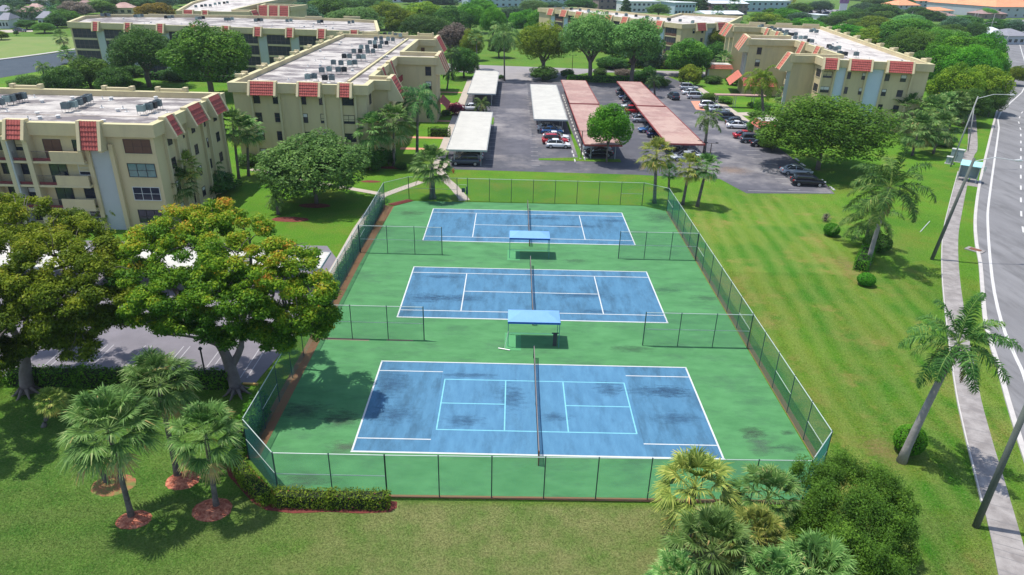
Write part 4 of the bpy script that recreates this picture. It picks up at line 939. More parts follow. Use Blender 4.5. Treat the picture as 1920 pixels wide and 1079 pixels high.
def crown_blobs(rng,n,rx,ry,rz,br=(.28,.42),zmin=-.55,inner=.25):
    out=[]; tries=0
    while len(out)<n and tries<4000:
        tries+=1
        d=rng.normal(size=3); d/=np.linalg.norm(d)
        if d[2]<zmin: continue
        r=rng.uniform(.5,.80) if rng.random()>inner else rng.uniform(.1,.5)
        p=d*r; q=rng.uniform(*br)
        if any(np.linalg.norm(p-o[0])<.55*(q+o[1]) for o in out) and tries<3000: continue
        out.append((p,q))
    return [[p[0]*rx,p[1]*ry,p[2]*rz,q*rx*rng.uniform(.85,1.15),q*ry*rng.uniform(.85,1.15),q*rz*rng.uniform(.75,1.05),rng.uniform(.65,1.25)] for p,q in out]
def limb(mb,a,b,r0,r1,rng,k=5,wob=.06,n=7):
    a=np.array(a,float);b=np.array(b,float); L=np.linalg.norm(b-a); pts=[]
    for i in range(k+1):
        t=i/k; p=a+(b-a)*t; p[2]+=L*.10*math.sin(math.pi*t)
        if 0<i<k: p+=rng.normal(size=3)*wob*L*.5
        pts.append(p)
    mb.tube(pts,[r0+(r1-r0)*(i/k)**.8 for i in range(k+1)],n); return pts
# unit crowns (radius about 1) shared by all the ordinary trees
UN=[]
for s,(nb,nl,sz,br,asp) in enumerate([(44,22000,.034,(.26,.38),.6),(60,28000,.030,(.20,.32),.6),(34,20000,.036,(.30,.44),.6),(70,34000,.026,(.20,.32),.5),(18,9000,.058,(.38,.52),.55),(16,8000,.062,(.40,.55),.55)]):
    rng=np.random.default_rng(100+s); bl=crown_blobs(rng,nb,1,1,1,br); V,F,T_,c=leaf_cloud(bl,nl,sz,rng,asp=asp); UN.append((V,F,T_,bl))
UMESH={}
def unit_crown(k,mat):
    if (k,mat) not in UMESH:
        V,F,T_,bl=UN[k]; o=npmesh('crown',V,F,mat,T_); UMESH[(k,mat)]=o.data; bpy.data.objects.remove(o)
    return UMESH[(k,mat)]
TRM={}
def unit_trunk(k):
    if k not in TRM:
        rng=np.random.default_rng(7+k); b=MB()
        limb(b,(0,0,-.02),(rng.uniform(-.05,.05),0,.52),.055,.042,rng,4,.02,8)
        for q in range(6):
            th=q*1.05+rng.uniform(-.3,.3); limb(b,(0,0,.45+rng.uniform(-.06,.06)),(.42*math.cos(th),.42*math.sin(th),rng.uniform(.95,1.2)),.034,.010,rng,4,.05,5)
        o=b.build('trunk','bark',smooth=True); TRM[k]=o.data; bpy.data.objects.remove(o)
    return TRM[k]
rt=random.Random(5)
def tree(x,y,r,rz,h0,mat='leaf_mid',k=None,label='',cat='tree',group=None,name='tree',trunk=True,bark=None,ry=None,thin=1.):
    "r crown radius, rz crown half height, h0 clear height below the crown"
    k=rt.randrange(4) if k is None else k
    t=thing(name,label,cat,(x,y,0),0,group)
    c=bpy.data.objects.new('crown',unit_crown(k,mat)); C.objects.link(c); c.parent=t; c.location=(0,0,h0+rz*.85); c.scale=(r,ry or r,rz); c.rotation_euler=(0,0,rt.uniform(0,6.28))
    if trunk:
        s=bpy.data.objects.new('trunk',unit_trunk(rt.randrange(3))); C.objects.link(s); s.parent=t; H=h0+rz*.85; s.scale=(r*1.35*thin,r*1.35*thin,H); s.rotation_euler=(0,0,rt.uniform(0,6.28))
        if bark: s.material_slots[0].link='OBJECT'; s.material_slots[0].material=M[bark]
    return t
def treepx(cx,cy,w,h,mat='leaf_mid',label='',k=None,clear=1.2,**kw):
    "a tree whose crown shows centred on pixel (cx,cy), w x h pixels"
    zc=5.
    for _ in range(12):
        q=G(cx,cy,zc); d=q-CAM; D=float(d@cf); r=w/2*D/FPX
        el=math.atan2(CAM[2]-zc,math.hypot(d[0],d[1])); app=h/2*D/FPX
        rz=math.sqrt(max((app**2-(r*math.sin(el))**2),0))/math.cos(el) if app>r*math.sin(el) else .45*r
        rz=max(rz,.42*r); zc=.5*zc+.5*(rz*.85+clear*min(1.5,.25+rz/4))
    return tree(float(q[0]),float(q[1]),r,rz,max(zc-rz*.85,0.02),mat,k,label,**kw)
# fan palms
def sabal_crown(seed,nf=46,R=1.15,nl=18,droop=.6,lw=.042,emin=-48,flop=.30):
    rng=np.random.default_rng(seed); V=[];F=[];T_=[]
    def quad(p,q,r_,s_,t):
        b=len(V); V.extend([p,q,r_,s_]); F.append([b,b+1,b+2,b+3]); T_.append(t)
    for i in range(nf):
        az=i*2.39996+rng.uniform(-.2,.2); e=math.radians(82-(82-emin)*((i+.5)/nf)**1.05+rng.uniform(-6,6)); d=np.array([math.cos(az)*math.cos(e),math.sin(az)*math.cos(e),math.sin(e)])
        pl=R*rng.uniform(.85,1.25); side=np.array([-math.sin(az),math.cos(az),0]); upv=np.cross(d,side); upv=-upv if upv[2]<0 else upv
        tip=d*pl+np.array([0,0,-.12*pl*droop]); old=i/nf; base=np.clip(rng.normal(.42,.1)+(.34 if old>.86 else 0),0,1)
        w=.022; quad(-side*w,side*w,tip+side*w*.7,tip-side*w*.7,.75)
        dd=d+np.array([0,0,-.25*droop]); dd/=np.linalg.norm(dd)
        for k in range(nl):
            a=math.radians(-88+176*(k+.5)/nl+rng.uniform(-3,3)); fold=.28*abs(math.sin(a))
            v=dd*math.cos(a)+side*math.sin(a)+upv*fold*.6; v/=np.linalg.norm(v); Ln=R*.78*(1-.35*(abs(a)/1.53)**2)*rng.uniform(.85,1.1)
            m=tip+v*Ln*.55; e_=m+v*Ln*.42+np.array([0,0,-Ln*flop*rng.uniform(.5,1.3)])
            s=np.cross(v,upv); s/=np.linalg.norm(s)+1e-9; tw=upv*rng.uniform(-.5,.5)*lw; t=np.clip(base+rng.normal(0,.14),0,1)
            quad(tip-s*lw*.4,tip+s*lw*.4,m+s*lw+tw,m-s*lw-tw,t); quad(m-s*lw-tw,m+s*lw+tw,e_+s*lw*.25,e_-s*lw*.25,min(1,t+.16))
    return np.array(V),np.array(F),np.array(T_)
def pinnate_crown(seed,nf=18,R=2.6,nl=34,ll=.55,droop=1.,emin=-20,emax=78,lw=.022,wind=(0,0,0),hang=.6,petiole=.18):
    rng=np.random.default_rng(seed); V=[];F=[];T_=[]
    def quad(p,q,r_,s_,t):
        b=len(V); V.extend([p,q,r_,s_]); F.append([b,b+1,b+2,b+3]); T_.append(t)
    wind=np.array(wind,float)
    for i in range(nf):
        az=i*2.39996+rng.uniform(-.25,.25); e=math.radians(emax-(emax-emin)*((i+.5)/nf)+rng.uniform(-5,5)); d=np.array([math.cos(az)*math.cos(e),math.sin(az)*math.cos(e),math.sin(e)])
        L=R*rng.uniform(.85,1.1); p=np.zeros(3); v=d.copy(); pts=[p.copy()]; n=12
        for k in range(n):
            v=v+np.array([0,0,-.13*droop*(k+2)/n*2])+wind*(k+1)/n*.25; v/=np.linalg.norm(v); p=p+v*L/n; pts.append(p.copy())
        side=np.cross(d,(0,0,1)); side=side/(np.linalg.norm(side)+1e-9); base=np.clip(rng.normal(.45,.12),0,1)
        for k in range(n):
            w=.03*(1-k/n)+.006; quad(pts[k]-side*w,pts[k]+side*w,pts[k+1]+side*w*.8,pts[k+1]-side*w*.8,.85)
        for k in range(nl):
            u=petiole+(1-petiole)*(k+.5)/nl; j=min(int(u*n),n-1); fr=u*n-j; c=pts[j]*(1-fr)+pts[j+1]*fr; tg=pts[j+1]-pts[j]; tg/=np.linalg.norm(tg)
            ln=ll*math.sin(math.pi*(.12+.86*u))**.6*rng.uniform(.85,1.1)
            for s in(-1,1):
                w_=side*s*.8+tg*.55+np.array([0,0,.15-.2*hang])+rng.normal(size=3)*.22; w_+=wind*.5; w_/=np.linalg.norm(w_); m=c+w_*ln*.5; e_=m+w_*ln*.38+np.array([0,0,-ln*.35*hang]); t=np.clip(base+rng.normal(0,.15),0,1)
                q_=tg*lw; quad(c-q_*.6,c+q_*.6,m+q_,m-q_,t); quad(m-q_,m+q_,e_+q_*.2,e_-q_*.2,min(1,t+.1))
    return np.array(V),np.array(F),np.array(T_)
PM={}
def pcrown(key,maker,mat):
    if (key,mat) not in PM:
        V,F,T_=maker(); o=npmesh('crown',V,F,mat,T_); PM[(key,mat)]=o.data; bpy.data.objects.remove(o)
    return PM[(key,mat)]
def palm(base,top,kind='sabal',mat='frond_sabal',R=None,label='',group=None,seed=1,tr=.17,name=None,boots=True,rz=None,lean=.0,bark='palm_bark'):
    "base (x,y), top (x,y,z): trunk between them and the crown on it"
    nm=name or {'sabal':'fan_palm','queen':'feather_palm','coco':'coconut_palm'}[kind]
    t=thing(nm,label,'palm tree',(base[0],base[1],0),0,group)
    tp=np.array(top,float)-np.array([base[0],base[1],0]); b=MB(); pts=[];rad=[]
    for i in range(9):
        u=i/8; p=tp*u; p[:2]=tp[:2]*(u**(1+lean)); p[2]=tp[2]*u-.05*(i==0); pts.append(p); rad.append(tr*(1.25-.45*u if i else 1.6))
    b.tube(pts,rad,9); b.build('trunk',bark,t,smooth=True)
    if kind=='sabal': me=pcrown(('s',seed),lambda: sabal_crown(seed),mat); base_R=2.1
    elif kind=='sabalb': me=pcrown(('sb',seed),lambda: sabal_crown(seed,nf=46,R=1.3,nl=28,lw=.032,emin=-42,flop=.30,droop=.8),mat); base_R=2.1
    elif kind=='queen': me=pcrown(('q',seed),lambda: pinnate_crown(seed,nf=20,R=2.7,nl=44,droop=1.2,hang=1.0,ll=.7,lw=.032),mat); base_R=2.6
    else: me=pcrown(('c',seed),lambda: pinnate_crown(seed,nf=19,R=3.1,nl=64,ll=.7,droop=.95,emin=-30,emax=78,wind=(-.45,.10,.05),hang=.75,lw=.03),mat); base_R=2.8
    c=bpy.data.objects.new('crown',me); C.objects.link(c); c.parent=t; c.location=tuple(tp); s=(R or base_R)/base_R; c.scale=(s,s,s); c.rotation_euler=(0,0,seed*1.3 if rz is None else rz)
    return t
def palmpx(bx,by,tx,ty,kind='sabal',mat='frond_sabal',R=None,label='',seed=1,group=None,**k):
    "base at pixel (bx,by), crown centre at pixel (tx,ty), leaning only sideways"
    b=G(bx,by); d=ray(tx,ty); kk=(b[1]-CAM[1])/d[1]; q=CAM+d*kk
    if 'sabal' == kind and k.pop('big',False): kind='sabalb'
    return palm((float(b[0]),float(b[1])),(float(q[0]),float(q[1]),max(float(q[2]),.4)),kind,mat,R,label,group,seed,**({'name':'fan_palm'} if kind=='sabalb' else {}),**k)
# hedges and clipped bushes
def hedge(label,pts,w,h,mat='leaf_mid',dens=150,size=.09,seed=1,name='hedge',group=None,core=True,tintb=0.,cat='hedge'):
    rng=np.random.default_rng(seed); P=[np.array(p[:2],float) for p in pts]; cx,cy=P[0]
    t=thing(name,label,cat,(cx,cy,0),0,group); Vs=[];Ns=[]
    for a,c in zip(P[:-1],P[1:]):
        L=np.linalg.norm(c-a); tg=(c-a)/L; nn=np.array([-tg[1],tg[0]])
        n=int(L*(w+2*h)*dens); s=rng.uniform(-w/2*.6,L+w/2*.6,n); q=rng.uniform(0,w+2*h,n)
        off=np.where(q<h,-w/2,np.where(q<h+w,q-h-w/2,w/2)); z=np.where(q<h,q,np.where(q<h+w,h,w+2*h-q))
        nr=np.where((q<h)[:,None],np.array([[-1.,0.3]]),np.where((q<h+w)[:,None],np.array([[0,1.]]),np.array([[1.,.3]])))
        wav=.06*np.sin(s*2.1)+.05*np.sin(s*5.3+off*3)
        off=off*(1+.05*np.sin(s*3.)) ; z=z*(1+wav)
        c3=np.stack([a[0]+tg[0]*s+nn[0]*off-cx,a[1]+tg[1]*s+nn[1]*off-cy,z],1); n3=np.stack([nn[0]*nr[:,0],nn[1]*nr[:,0],nr[:,1]],1)
        Vs.append(c3);Ns.append(n3)
        for e,sg in ((a,-1),(c,1)):
            m=int(w*h*dens); u=rng.uniform(-w/2,w/2,m); zz=rng.uniform(0,h,m); Vs.append(np.stack([e[0]+nn[0]*u+tg[0]*sg*w*.3-cx,e[1]+nn[1]*u+tg[1]*sg*w*.3-cy,zz],1)); Ns.append(np.tile([tg[0]*sg,tg[1]*sg,.3],(m,1)))
    c=np.concatenate(Vs);nr=np.concatenate(Ns); n=len(c); c+=rng.normal(size=(n,3))*.05
    nn=nr+rng.normal(size=(n,3))*.55; nn/=np.linalg.norm(nn,axis=1)[:,None]; hh=rng.normal(size=(n,3)); a_=np.cross(nn,hh); a_/=np.linalg.norm(a_,axis=1)[:,None]; tt=np.cross(nn,a_); s=size*rng.uniform(.6,1.3,n)[:,None]
    V=np.stack([c-a_*s,c-tt*s*.55,c+a_*s,c+tt*s*.55],1).reshape(-1,3); npmesh('foliage',V,np.arange(n*4).reshape(-1,4),mat,np.clip(rng.normal(.45+tintb,.18,n),0,1),parent=t)
    if core:
        b=MB(); 
        for a,c2 in zip(P[:-1],P[1:]):
            bb=MB(); band(bb,[a,c2],w*.8,0,h*.86); b.add([(x-cx,y-cy,z) for x,y,z in bb.v],bb.f)
        b.build('branches','stem_dark',t)
    return t
def bush(label,x,y,r,h,mat='leaf_mid',n=2200,size=.075,seed=1,group=None,name='bush',round_=True):
    t=thing(name,label,'bush',(x,y,0),0,group); rng=np.random.default_rng(seed)
    bl=[[0,0,h*.5,r,r,h*.5,1.]] if round_ else [[rng.uniform(-.5,.5)*r,rng.uniform(-.5,.5)*r,h*rng.uniform(.35,.7),r*.55,r*.55,h*.38,1.] for _ in range(7)]
    V,F,T_,c=leaf_cloud(bl,n,size,rng,up=.2,shell=(.93,1.04) if round_ else (.7,1.1),jit=.7); V[:,2]=np.maximum(V[:,2],.0); npmesh('foliage',V,F,mat,T_,parent=t)
    b=MB(); b.tube([(0,0,-.05),(0,0,h*.3),(0,0,h*.5),(0,0,h*.86)],[r*.3,r*.8,r*.86,r*.45] if round_ else [r*.1,r*.25,r*.4,r*.1],10); b.build('branches','stem_dark',t)
    return t
def mulch(px,py,rx,ry,mat='mulch',seed=1,z=.012):
    x,y=g2(px,py) if px is not None else (0,0); r=random.Random(seed); n=30; b=MB(); P=[(x+rx*math.cos(2*math.pi*k/n)*(1+r.uniform(-.05,.05)),y+ry*math.sin(2*math.pi*k/n)*(1+r.uniform(-.05,.05))) for k in range(n)]
    # a low mound
    v=[(a,c,z) for a,c in P]+[(x+(a-x)*.6,y+(c-y)*.6,z+.10) for a,c in P]+[(x,y,z+.13)]
    f=[(i,(i+1)%n,n+(i+1)%n,n+i) for i in range(n)]+[(n+i,n+(i+1)%n,2*n) for i in range(n)]
    b.add(v,f); o=b.build('mulch_bed',mat,kind='structure',smooth=True); return x,y
# ------------------------------------------------------------------ the two big trees on the left
def bigtree(base,blobs,nleaf,size,mat,label,forks,seed,tr=.42,bark='bark',orange=1.):
    t=thing('spreading_tree',label,'tree',(base[0],base[1],0)); rng=np.random.default_rng(seed)
    bl=[[b[0]-base[0],b[1]-base[1],*b[2:]] for b in blobs]
    sub=[]
    for b in bl:
        R=b[3]
        for _ in range(int(11*R)):
            d=rng.normal(size=3); d/=np.linalg.norm(d); 
            if d[2]<-.5: d[2]*=-.4
            q=rng.uniform(.34,.80); s=rng.uniform(.6,1.3); sub.append([b[0]+d[0]*R*.9,b[1]+d[1]*R*.9,b[2]+d[2]*b[5]*1.0,q,q,q*.62,s])
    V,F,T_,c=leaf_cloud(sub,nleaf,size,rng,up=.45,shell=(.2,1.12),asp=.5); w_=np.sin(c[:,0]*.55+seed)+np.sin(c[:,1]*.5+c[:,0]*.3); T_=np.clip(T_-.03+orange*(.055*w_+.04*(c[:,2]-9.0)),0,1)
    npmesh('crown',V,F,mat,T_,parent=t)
    b=MB(); fk=[]
    for (pts,r0,r1) in forks: b.tube([(p[0]-base[0],p[1]-base[1],p[2]) for p in smoothline(pts,3)],list(np.linspace(r0,r1,len(smoothline(pts,3)))),9); fk+=[np.array(p)-np.array([base[0],base[1],0]) for p in pts[1:]]
    for q in bl:
        e=np.array(q[:3]); s=min(fk,key=lambda p: np.linalg.norm(p-e)); P=limb(b,s,e,.13,.04,rng,5,.05,6)
        for _ in range(4):
            d=rng.normal(size=3); d[2]=abs(d[2])*.6; d/=np.linalg.norm(d); limb(b,P[rng.integers(2,5)],e+d*q[3]*.85,.05,.012,rng,4,.06,5)
    for k in range(7):
        th=k*.9; b.tube([(math.cos(th)*tr*.6,math.sin(th)*tr*.6,.5),(math.cos(th)*tr*1.5,math.sin(th)*tr*1.5,.08),(math.cos(th)*tr*2.1,math.sin(th)*tr*2.1,-.05)],[tr*.3,tr*.16,.03],6)
    b.build('trunk',bark,t,smooth=True); return t
def blobpx(cx,cy,r,z,rz=None,dn=1.):
    q=G(cx,cy,z); return [float(q[0]),float(q[1]),z,r,r,rz or r*.62,dn]
# tree one, right of the pair: (pixel, radius, height of clump)
T1=[blobpx(*a) for a in [(330,430,2.0,11.0),(400,415,2.1,11.3),(470,430,1.9,10.8),(280,465,1.9,10.2),(540,480,1.9,10.),(350,480,2.2,10.2),(430,485,2.2,10.4),(500,530,2.0,9.3),(580,545,1.7,8.5),(260,520,1.8,9.),(320,545,1.9,8.8),
   (560,590,1.5,7.0),(400,560,1.7,8.6),(270,570,1.4,7.6),(470,590,1.5,7.6),(600,590,1.0,6.8),(540,625,1.0,5.6),(375,600,1.1,7.0),(230,490,1.2,8.8),(440,630,.9,5.4),(330,610,1.0,6.2),(350,575,1.3,7.0),(500,595,1.2,6.4),(455,535,1.6,8.4),(300,600,1.,6.2),(400,520,1.7,9.),(240,600,.9,6.2),(585,615,1.,6.2),(520,645,.8,5.),(480,620,1.0,5.8),(390,625,.9,5.8)]]
b1=g2(445,738)
def z3(px,py,z): q=G(px,py,z); return (float(q[0]),float(q[1]),z)
bigtree(b1,T1,190000,.10,'leaf_mahogany','large spreading tree with orange tinted olive crown beside the left fence of the near court',
  [([(b1[0],b1[1],-.1),z3(432,690,1.3),z3(415,650,2.6),z3(380,610,4.0)],.48,.26),([z3(432,690,1.3),z3(452,650,2.4),z3(455,600,4.2)],.30,.17),
   ([z3(380,610,4.0),z3(340,560,6.),z3(300,510,7.8)],.22,.10),([z3(380,610,4.0),z3(385,530,6.8),z3(400,470,8.8)],.20,.09),([z3(455,600,4.2),z3(490,540,6.6),z3(530,510,8.)],.16,.08),([z3(455,600,4.2),z3(470,500,8.)],.14,.08),([z3(415,650,2.6),z3(360,632,3.4),z3(310,628,4.2)],.13,.06)],11,.5)
T2=[blobpx(*a) for a in [(-20,400,2.2,11.),(50,410,2.1,11.3),(110,425,1.9,10.8),(160,455,1.8,10.2),(-60,470,2.2,10.),(20,470,2.2,10.4),(90,480,2.1,10.2),(170,510,1.7,9.2),(205,470,1.1,9.6),(-30,540,2.,8.8),(50,545,1.8,8.6),(120,555,1.8,8.5),(185,560,1.5,8.),
   (225,540,1.1,8.),(10,600,1.6,7.2),(90,600,1.2,7.),(150,650,1.1,5.2),(30,660,1.2,4.8),(200,610,1.1,6.),(-40,620,1.8,6.5),(140,605,.9,6.6),(60,570,1.3,7.6),(110,570,1.2,7.4),(180,590,1.,6.6),(-75,560,2.2,8.2),(-95,640,2.2,7.),(-65,700,1.8,6.),(70,640,1.1,5.6),(-10,660,1.2,5.),(120,640,1.,5.4)]]
b2=g2(52,738)
bigtree(b2,T2,180000,.10,'leaf_olive','large spreading yellow green tree at the left edge, above the shaded parking lot',
  [([(b2[0],b2[1],-.1),z3(48,700,1.2),z3(45,660,2.6)],.5,.34),([z3(45,660,2.6),z3(20,610,4.6),z3(-10,560,6.6)],.28,.14),([z3(45,660,2.6),z3(80,640,3.6),z3(130,600,5.0),z3(180,570,6.2)],.24,.10),([z3(45,660,2.6),z3(50,590,5.4),z3(60,500,8.6)],.24,.1),([z3(80,640,3.6),z3(110,580,6.),z3(120,500,8.8)],.15,.08)],12,.5)
# ------------------------------------------------------------------ fan palms and beds lower left
for i,(px,py,rx,ry,m_) in enumerate([(213,910,1.25,.95,'mulch_old'),(343,901,1.0,.85,'mulch'),(251,975,.95,.72,'mulch'),(398,956,1.1,.95,'mulch')]): mulch(px,py,rx,ry,m_,i)
palmpx(247,970,203,805,'sabal','frond_sabal',2.35,'fan palm with the longest leaning bare trunk, on the round mulch bed nearest the camera',3,big=True,tr=.13,group='fan palms on mulch beds at lower left')
palmpx(333,893,297,722,'sabal','frond_sabal',2.1,'fan palm at the back of the lower left group, against the dark hedge',4,big=True,tr=.14,group='fan palms on mulch beds at lower left')
palmpx(406,950,385,815,'sabal','frond_sabal',2.0,'fan palm nearest the fence corner in the lower left group',5,big=True,tr=.13,group='fan palms on mulch beds at lower left')
palmpx(202,906,160,835,'sabal','frond_green',1.0,'small leaning fan palm half hidden on the patchy mulch bed',6,tr=.12,group='fan palms on mulch beds at lower left')
palmpx(82,800,97,752,'sabal','frond_golden',1.15,'short yellow tipped fan palm beside the trunk of the left big tree',7,tr=.12)
# hedges around the lower left
hy=7.0
hedge('dark green clipped hedge between the shaded lot and the lower left lawn',[(-37.9,6.9),(-33.,6.9),(-28.,6.95),(-22.6,7.)],1.0,1.3,'leaf_bright',110,.09,21,tintb=-.08)
hedge('short piece of green hedge left of the left big tree trunk',[(-50,6.6),(-44,6.6),(-38.9,6.5)],1.0,1.2,'leaf_bright',90,.09,22,tintb=-.05)
hedge('bushy dark hedge growing against the fence corner under the big tree',[(-18.75,-.6),(-18.75,1.6),(-18.7,3.6)],.8,1.9,'leaf_bright',120,.10,23,tintb=-.12)
hedge('flowering yellow green hedge along the near fence with red mulch at its foot',[(-15.1,-4.75),(-12.,-4.8),(-8.9,-4.75)],.75,.95,'leaf_ixora',230,.06,24,tintb=.06)
hedge('flowering yellow green hedge wrapping the cut left corner of the fence',[(-18.6,-1.6),(-17.4,-3.2),(-15.7,-4.7)],.8,.95,'leaf_ixora',230,.06,25,tintb=.04)
hedge('low green vine hedge along the left fence behind the middle and far courts',[(-18.65,20),(-18.65,26),(-18.65,33),(-18.55,40),(-18.45,47.5)],.45,1.15,'leaf_dark',70,.10,26,tintb=.1)
# kerb stone by the big tree, lamp post under it
b=MB(); band(b,[g2(456,721),g2(484,722)],.18,0,.12); b.build('parking_kerb','kerb_yellow',label='yellow painted kerb stone at the foot of the big tree',cat='kerb stone')
t=thing('lamp_post','thin dark post under the big tree crown beside the hedge','lamp post',(*g2(390,728),0)); b=MB(); b.tube([(0,0,0),(0,0,3.2)],.06,8); b.build('pole','frame_dark',t); b=MB(); b.tube([(0,0,3.2),(0,0,3.3),(0,0,3.45)],[.07,.16,.05],8); b.build('lamp_head','frame_dark',t)
# ------------------------------------------------------------------ lower right group
SG='fan palms filling the lower right corner'
def lp(px,py,z,seed,mat,R,label,dz=None,**k):
    q=G(px,py,z); palm((float(q[0])+k.pop('dx',.2),float(q[1])+.1),(float(q[0]),float(q[1]),z),'sabalb',mat,R,label,SG,seed,tr=.16,name='fan_palm',**k)
lp(1302,915,3.4,31,'frond_golden',2.3,'tallest fan palm of the lower right group, its crown against the near fence')
lp(1440,935,2.9,32,'frond_sabal',2.0,'fan palm between the near fence palm and the dark evergreen shrub')
lp(1335,1035,3.2,33,'frond_sabal',2.3,'pale green fan palm at the bottom edge, left of the group')
lp(1420,1010,3.0,36,'frond_golden',1.7,'yellowish fan palm in the middle of the lower right group')
lp(1520,1080,3.2,34,'frond_sabal',2.1,'fan palm cut by the bottom edge below the dark shrub')
lp(1450,1085,3.4,35,'frond_sabal',1.6,'dark green fan palm cut by the bottom edge, second from the right')
lp(1270,1085,2.6,37,'frond_sabal',1.4,'small pale fan palm at the bottom edge, leftmost of the group')
def shrubtree():
    q=G(1600,985,2.2); x,y=float(q[0]),float(q[1]); t=thing('evergreen_shrub','big dark green feathery evergreen shrub in the lower right corner','shrub',(x,y,0)); rng=np.random.default_rng(44); sub=[]
    for px,py,z,r in [(1515,895,3.6,.95),(1575,890,4.1,1.05),(1645,915,4.1,1.0),(1690,950,3.6,.9),(1540,945,3.7,1.),(1610,960,4.,1.1),(1665,1000,3.4,1.),(1580,1040,3.4,1.1),(1640,1060,3.2,1.),(1670,960,3.2,.8),(1680,985,2.6,.7),(1520,985,2.6,.8),(1575,990,3.2,.9),(1630,1020,3.,.9),(1690,1040,2.2,.8),(1540,1040,2.6,.9),(1600,1070,2.6,1.),(1665,1075,2.2,.9),(1500,1010,1.9,.7),(1700,1000,1.8,.6),(1555,1090,2.,1.)]:
        p=G(px,py,z); 
        for _ in range(16):
            d=rng.normal(size=3); d/=np.linalg.norm(d); d[2]=abs(d[2])*.7; q2=rng.uniform(.20,.42)*r/.8; sub.append([p[0]-x+d[0]*r*.8,p[1]-y+d[1]*r*.8,z+d[2]*r*1.1,q2,q2,q2*1.7,1])
        sub.append([p[0]-x,p[1]-y,z-.2,r*.7,r*.7,r*.6,1.])
    V,F,T_,c=leaf_cloud(sub,150000,.055,rng,up=.6,shell=(.2,1.15),asp=.38); npmesh('crown',V,F,'leaf_mid',np.clip(T_-.06,0,1),parent=t)
    b=MB()
    for k in range(9): th=k*.7; limb(b,(0,0,0),(1.4*math.cos(th),1.4*math.sin(th),2.4),.08,.02,rng,4,.05,6)
    b.build('trunk','bark',t)
shrubtree()
# ------------------------------------------------------------------ palms and bushes on the right lawn
def coco(bx,by,tx,ty,seed,R,label,dead=0,mat='frond_coco'):
    t=palmpx(bx,by,tx,ty,'coco',mat,R,label,seed,tr=.21,lean=.25,bark='bark_pale')
    crown=[c for c in t.children if c.name.startswith('crown')][0]
    if dead:
        V,F,T_=pinnate_crown(seed+50,nf=dead,R=R*.75,nl=26,ll=.3,droop=2.2,emin=-50,emax=0,hang=1.5,lw=.045,petiole=.35); o=npmesh('dead_fronds',V,F,'frond_dead',T_,parent=t); o.location=crown.location
    return t
coco(1690,866,1797,645,61,3.2,'tall leaning coconut palm nearest the camera on the right lawn, with brown hanging fronds',6)
coco(1626,497,1668,352,62,4.6,'tallest coconut palm of the pair in the middle of the right lawn, leaning right',4)
coco(1622,460,1632,412,63,3.6,'shorter coconut palm behind the leaning one on the right lawn',3)
q=g2(1699,848); bush('round clipped bush at the foot of the nearest leaning coconut palm',q[0],q[1],.95,2.0,'leaf_bright',5200,.055,71)
q=g2(1622,535); bush('round clipped bush in front of the coconut palm pair',q[0],q[1],.85,1.25,'leaf_bright',4200,.06,72)
q=g2(1557,442); bush('clipped round bush left of the coconut palm pair',q[0],q[1],.9,1.5,'leaf_bright',3800,.065,73)
q0,q1=g2(1612,508),g2(1625,482); hedge('rounded hedge piece beside the foot of the taller coconut palm',[q0,q1],1.3,1.3,'leaf_bright',120,.07,74)
q=g2(1642,470); bush('dark clipped bush behind the trunks of the coconut palm pair',q[0],q[1],1.5,1.9,'leaf_dark',5200,.07,75)
q=g2(1547,415); bush('thin grey twiggy bush left of the clipped round one',q[0],q[1],.7,1.1,'leaf_brown',700,.05,76,round_=False)
mk('bare_dirt',(.36,.22,.13),.95,(.20,.20,.06),2.2,.2,.02,20)
x,y=g2(1655,845); soft_stain('bare1',(.30,.2,.09),(.3,.2,.1),1.1,x,y,2.0,2.2); flat('bare_patch','bare1',[(x-2.6,y-2.8),(x+2.6,y-2.8),(x+2.6,y+2.8),(x-2.6,y+2.8)],.006); x,y=g2(1590,498); soft_stain('bare2',(.30,.22,.09),(.3,.2,.1),1.1,x,y,1.6,3.5); flat('bare_patch','bare2',[(x-2.,y-4.5),(x+2.,y-4.5),(x+2.,y+4.5),(x-2.,y+4.5)],.006)
GP='small group of fan palms between the far fence and the parking lot'
palmpx(1227,381,1231,290,'sabal','frond_golden',2.7,'tallest palm of the four by the far fence corner, with yellow lower fronds',12,group=GP,tr=.2)
palmpx(1254,356,1255,322,'sabal','frond_green',1.4,'smallest palm of the four by the far fence corner',13,group=GP,tr=.14)
palmpx(1280,384,1293,314,'sabal','frond_golden',2.2,'third palm from the left of the four by the far fence corner',14,group=GP,tr=.17)
palmpx(1307,388,1325,314,'sabal','frond_sabal',2.15,'rightmost palm of the four by the far fence corner',15,group=GP,tr=.18)
palmpx(811,373,809,308,'sabal','frond_sabal',3.1,'thick trunked fan palm behind the far fence, between two pale paths',16,tr=.33)
palmpx(1320,290,1328,222,'coco','frond_sabal',2.9,'feathery palm with hanging brown fronds beside the near end of the right pink carport',17,tr=.22)
palmpx(1228,183,1226,152,'coco','frond_green',2.5,'feathery palm on the hedge island by the parking entrance',18,tr=.22)
palmpx(1432,232,1428,152,'queen','frond_lime',4.3,'tall bright lime feathery palm in front of the right hand block entrance',19,tr=.24)
palmpx(782,292,783,190,'queen','frond_green',4.2,'tall feathery palm in front of the middle left block corner',20,tr=.2)
palmpx(710,318,700,245,'sabal','frond_sabal',3.3,'left fan palm of the pair at the corner of the middle left block',21)
palmpx(738,312,738,232,'sabal','frond_sabal',3.6,'right fan palm of the pair at the corner of the middle left block',22)
palmpx(448,335,437,238,'sabal','frond_sabal',3.1,'left fan palm of the pair between the two left blocks',23)
palmpx(466,330,463,246,'sabal','frond_sabal',2.8,'right fan palm of the pair between the two left blocks',24)
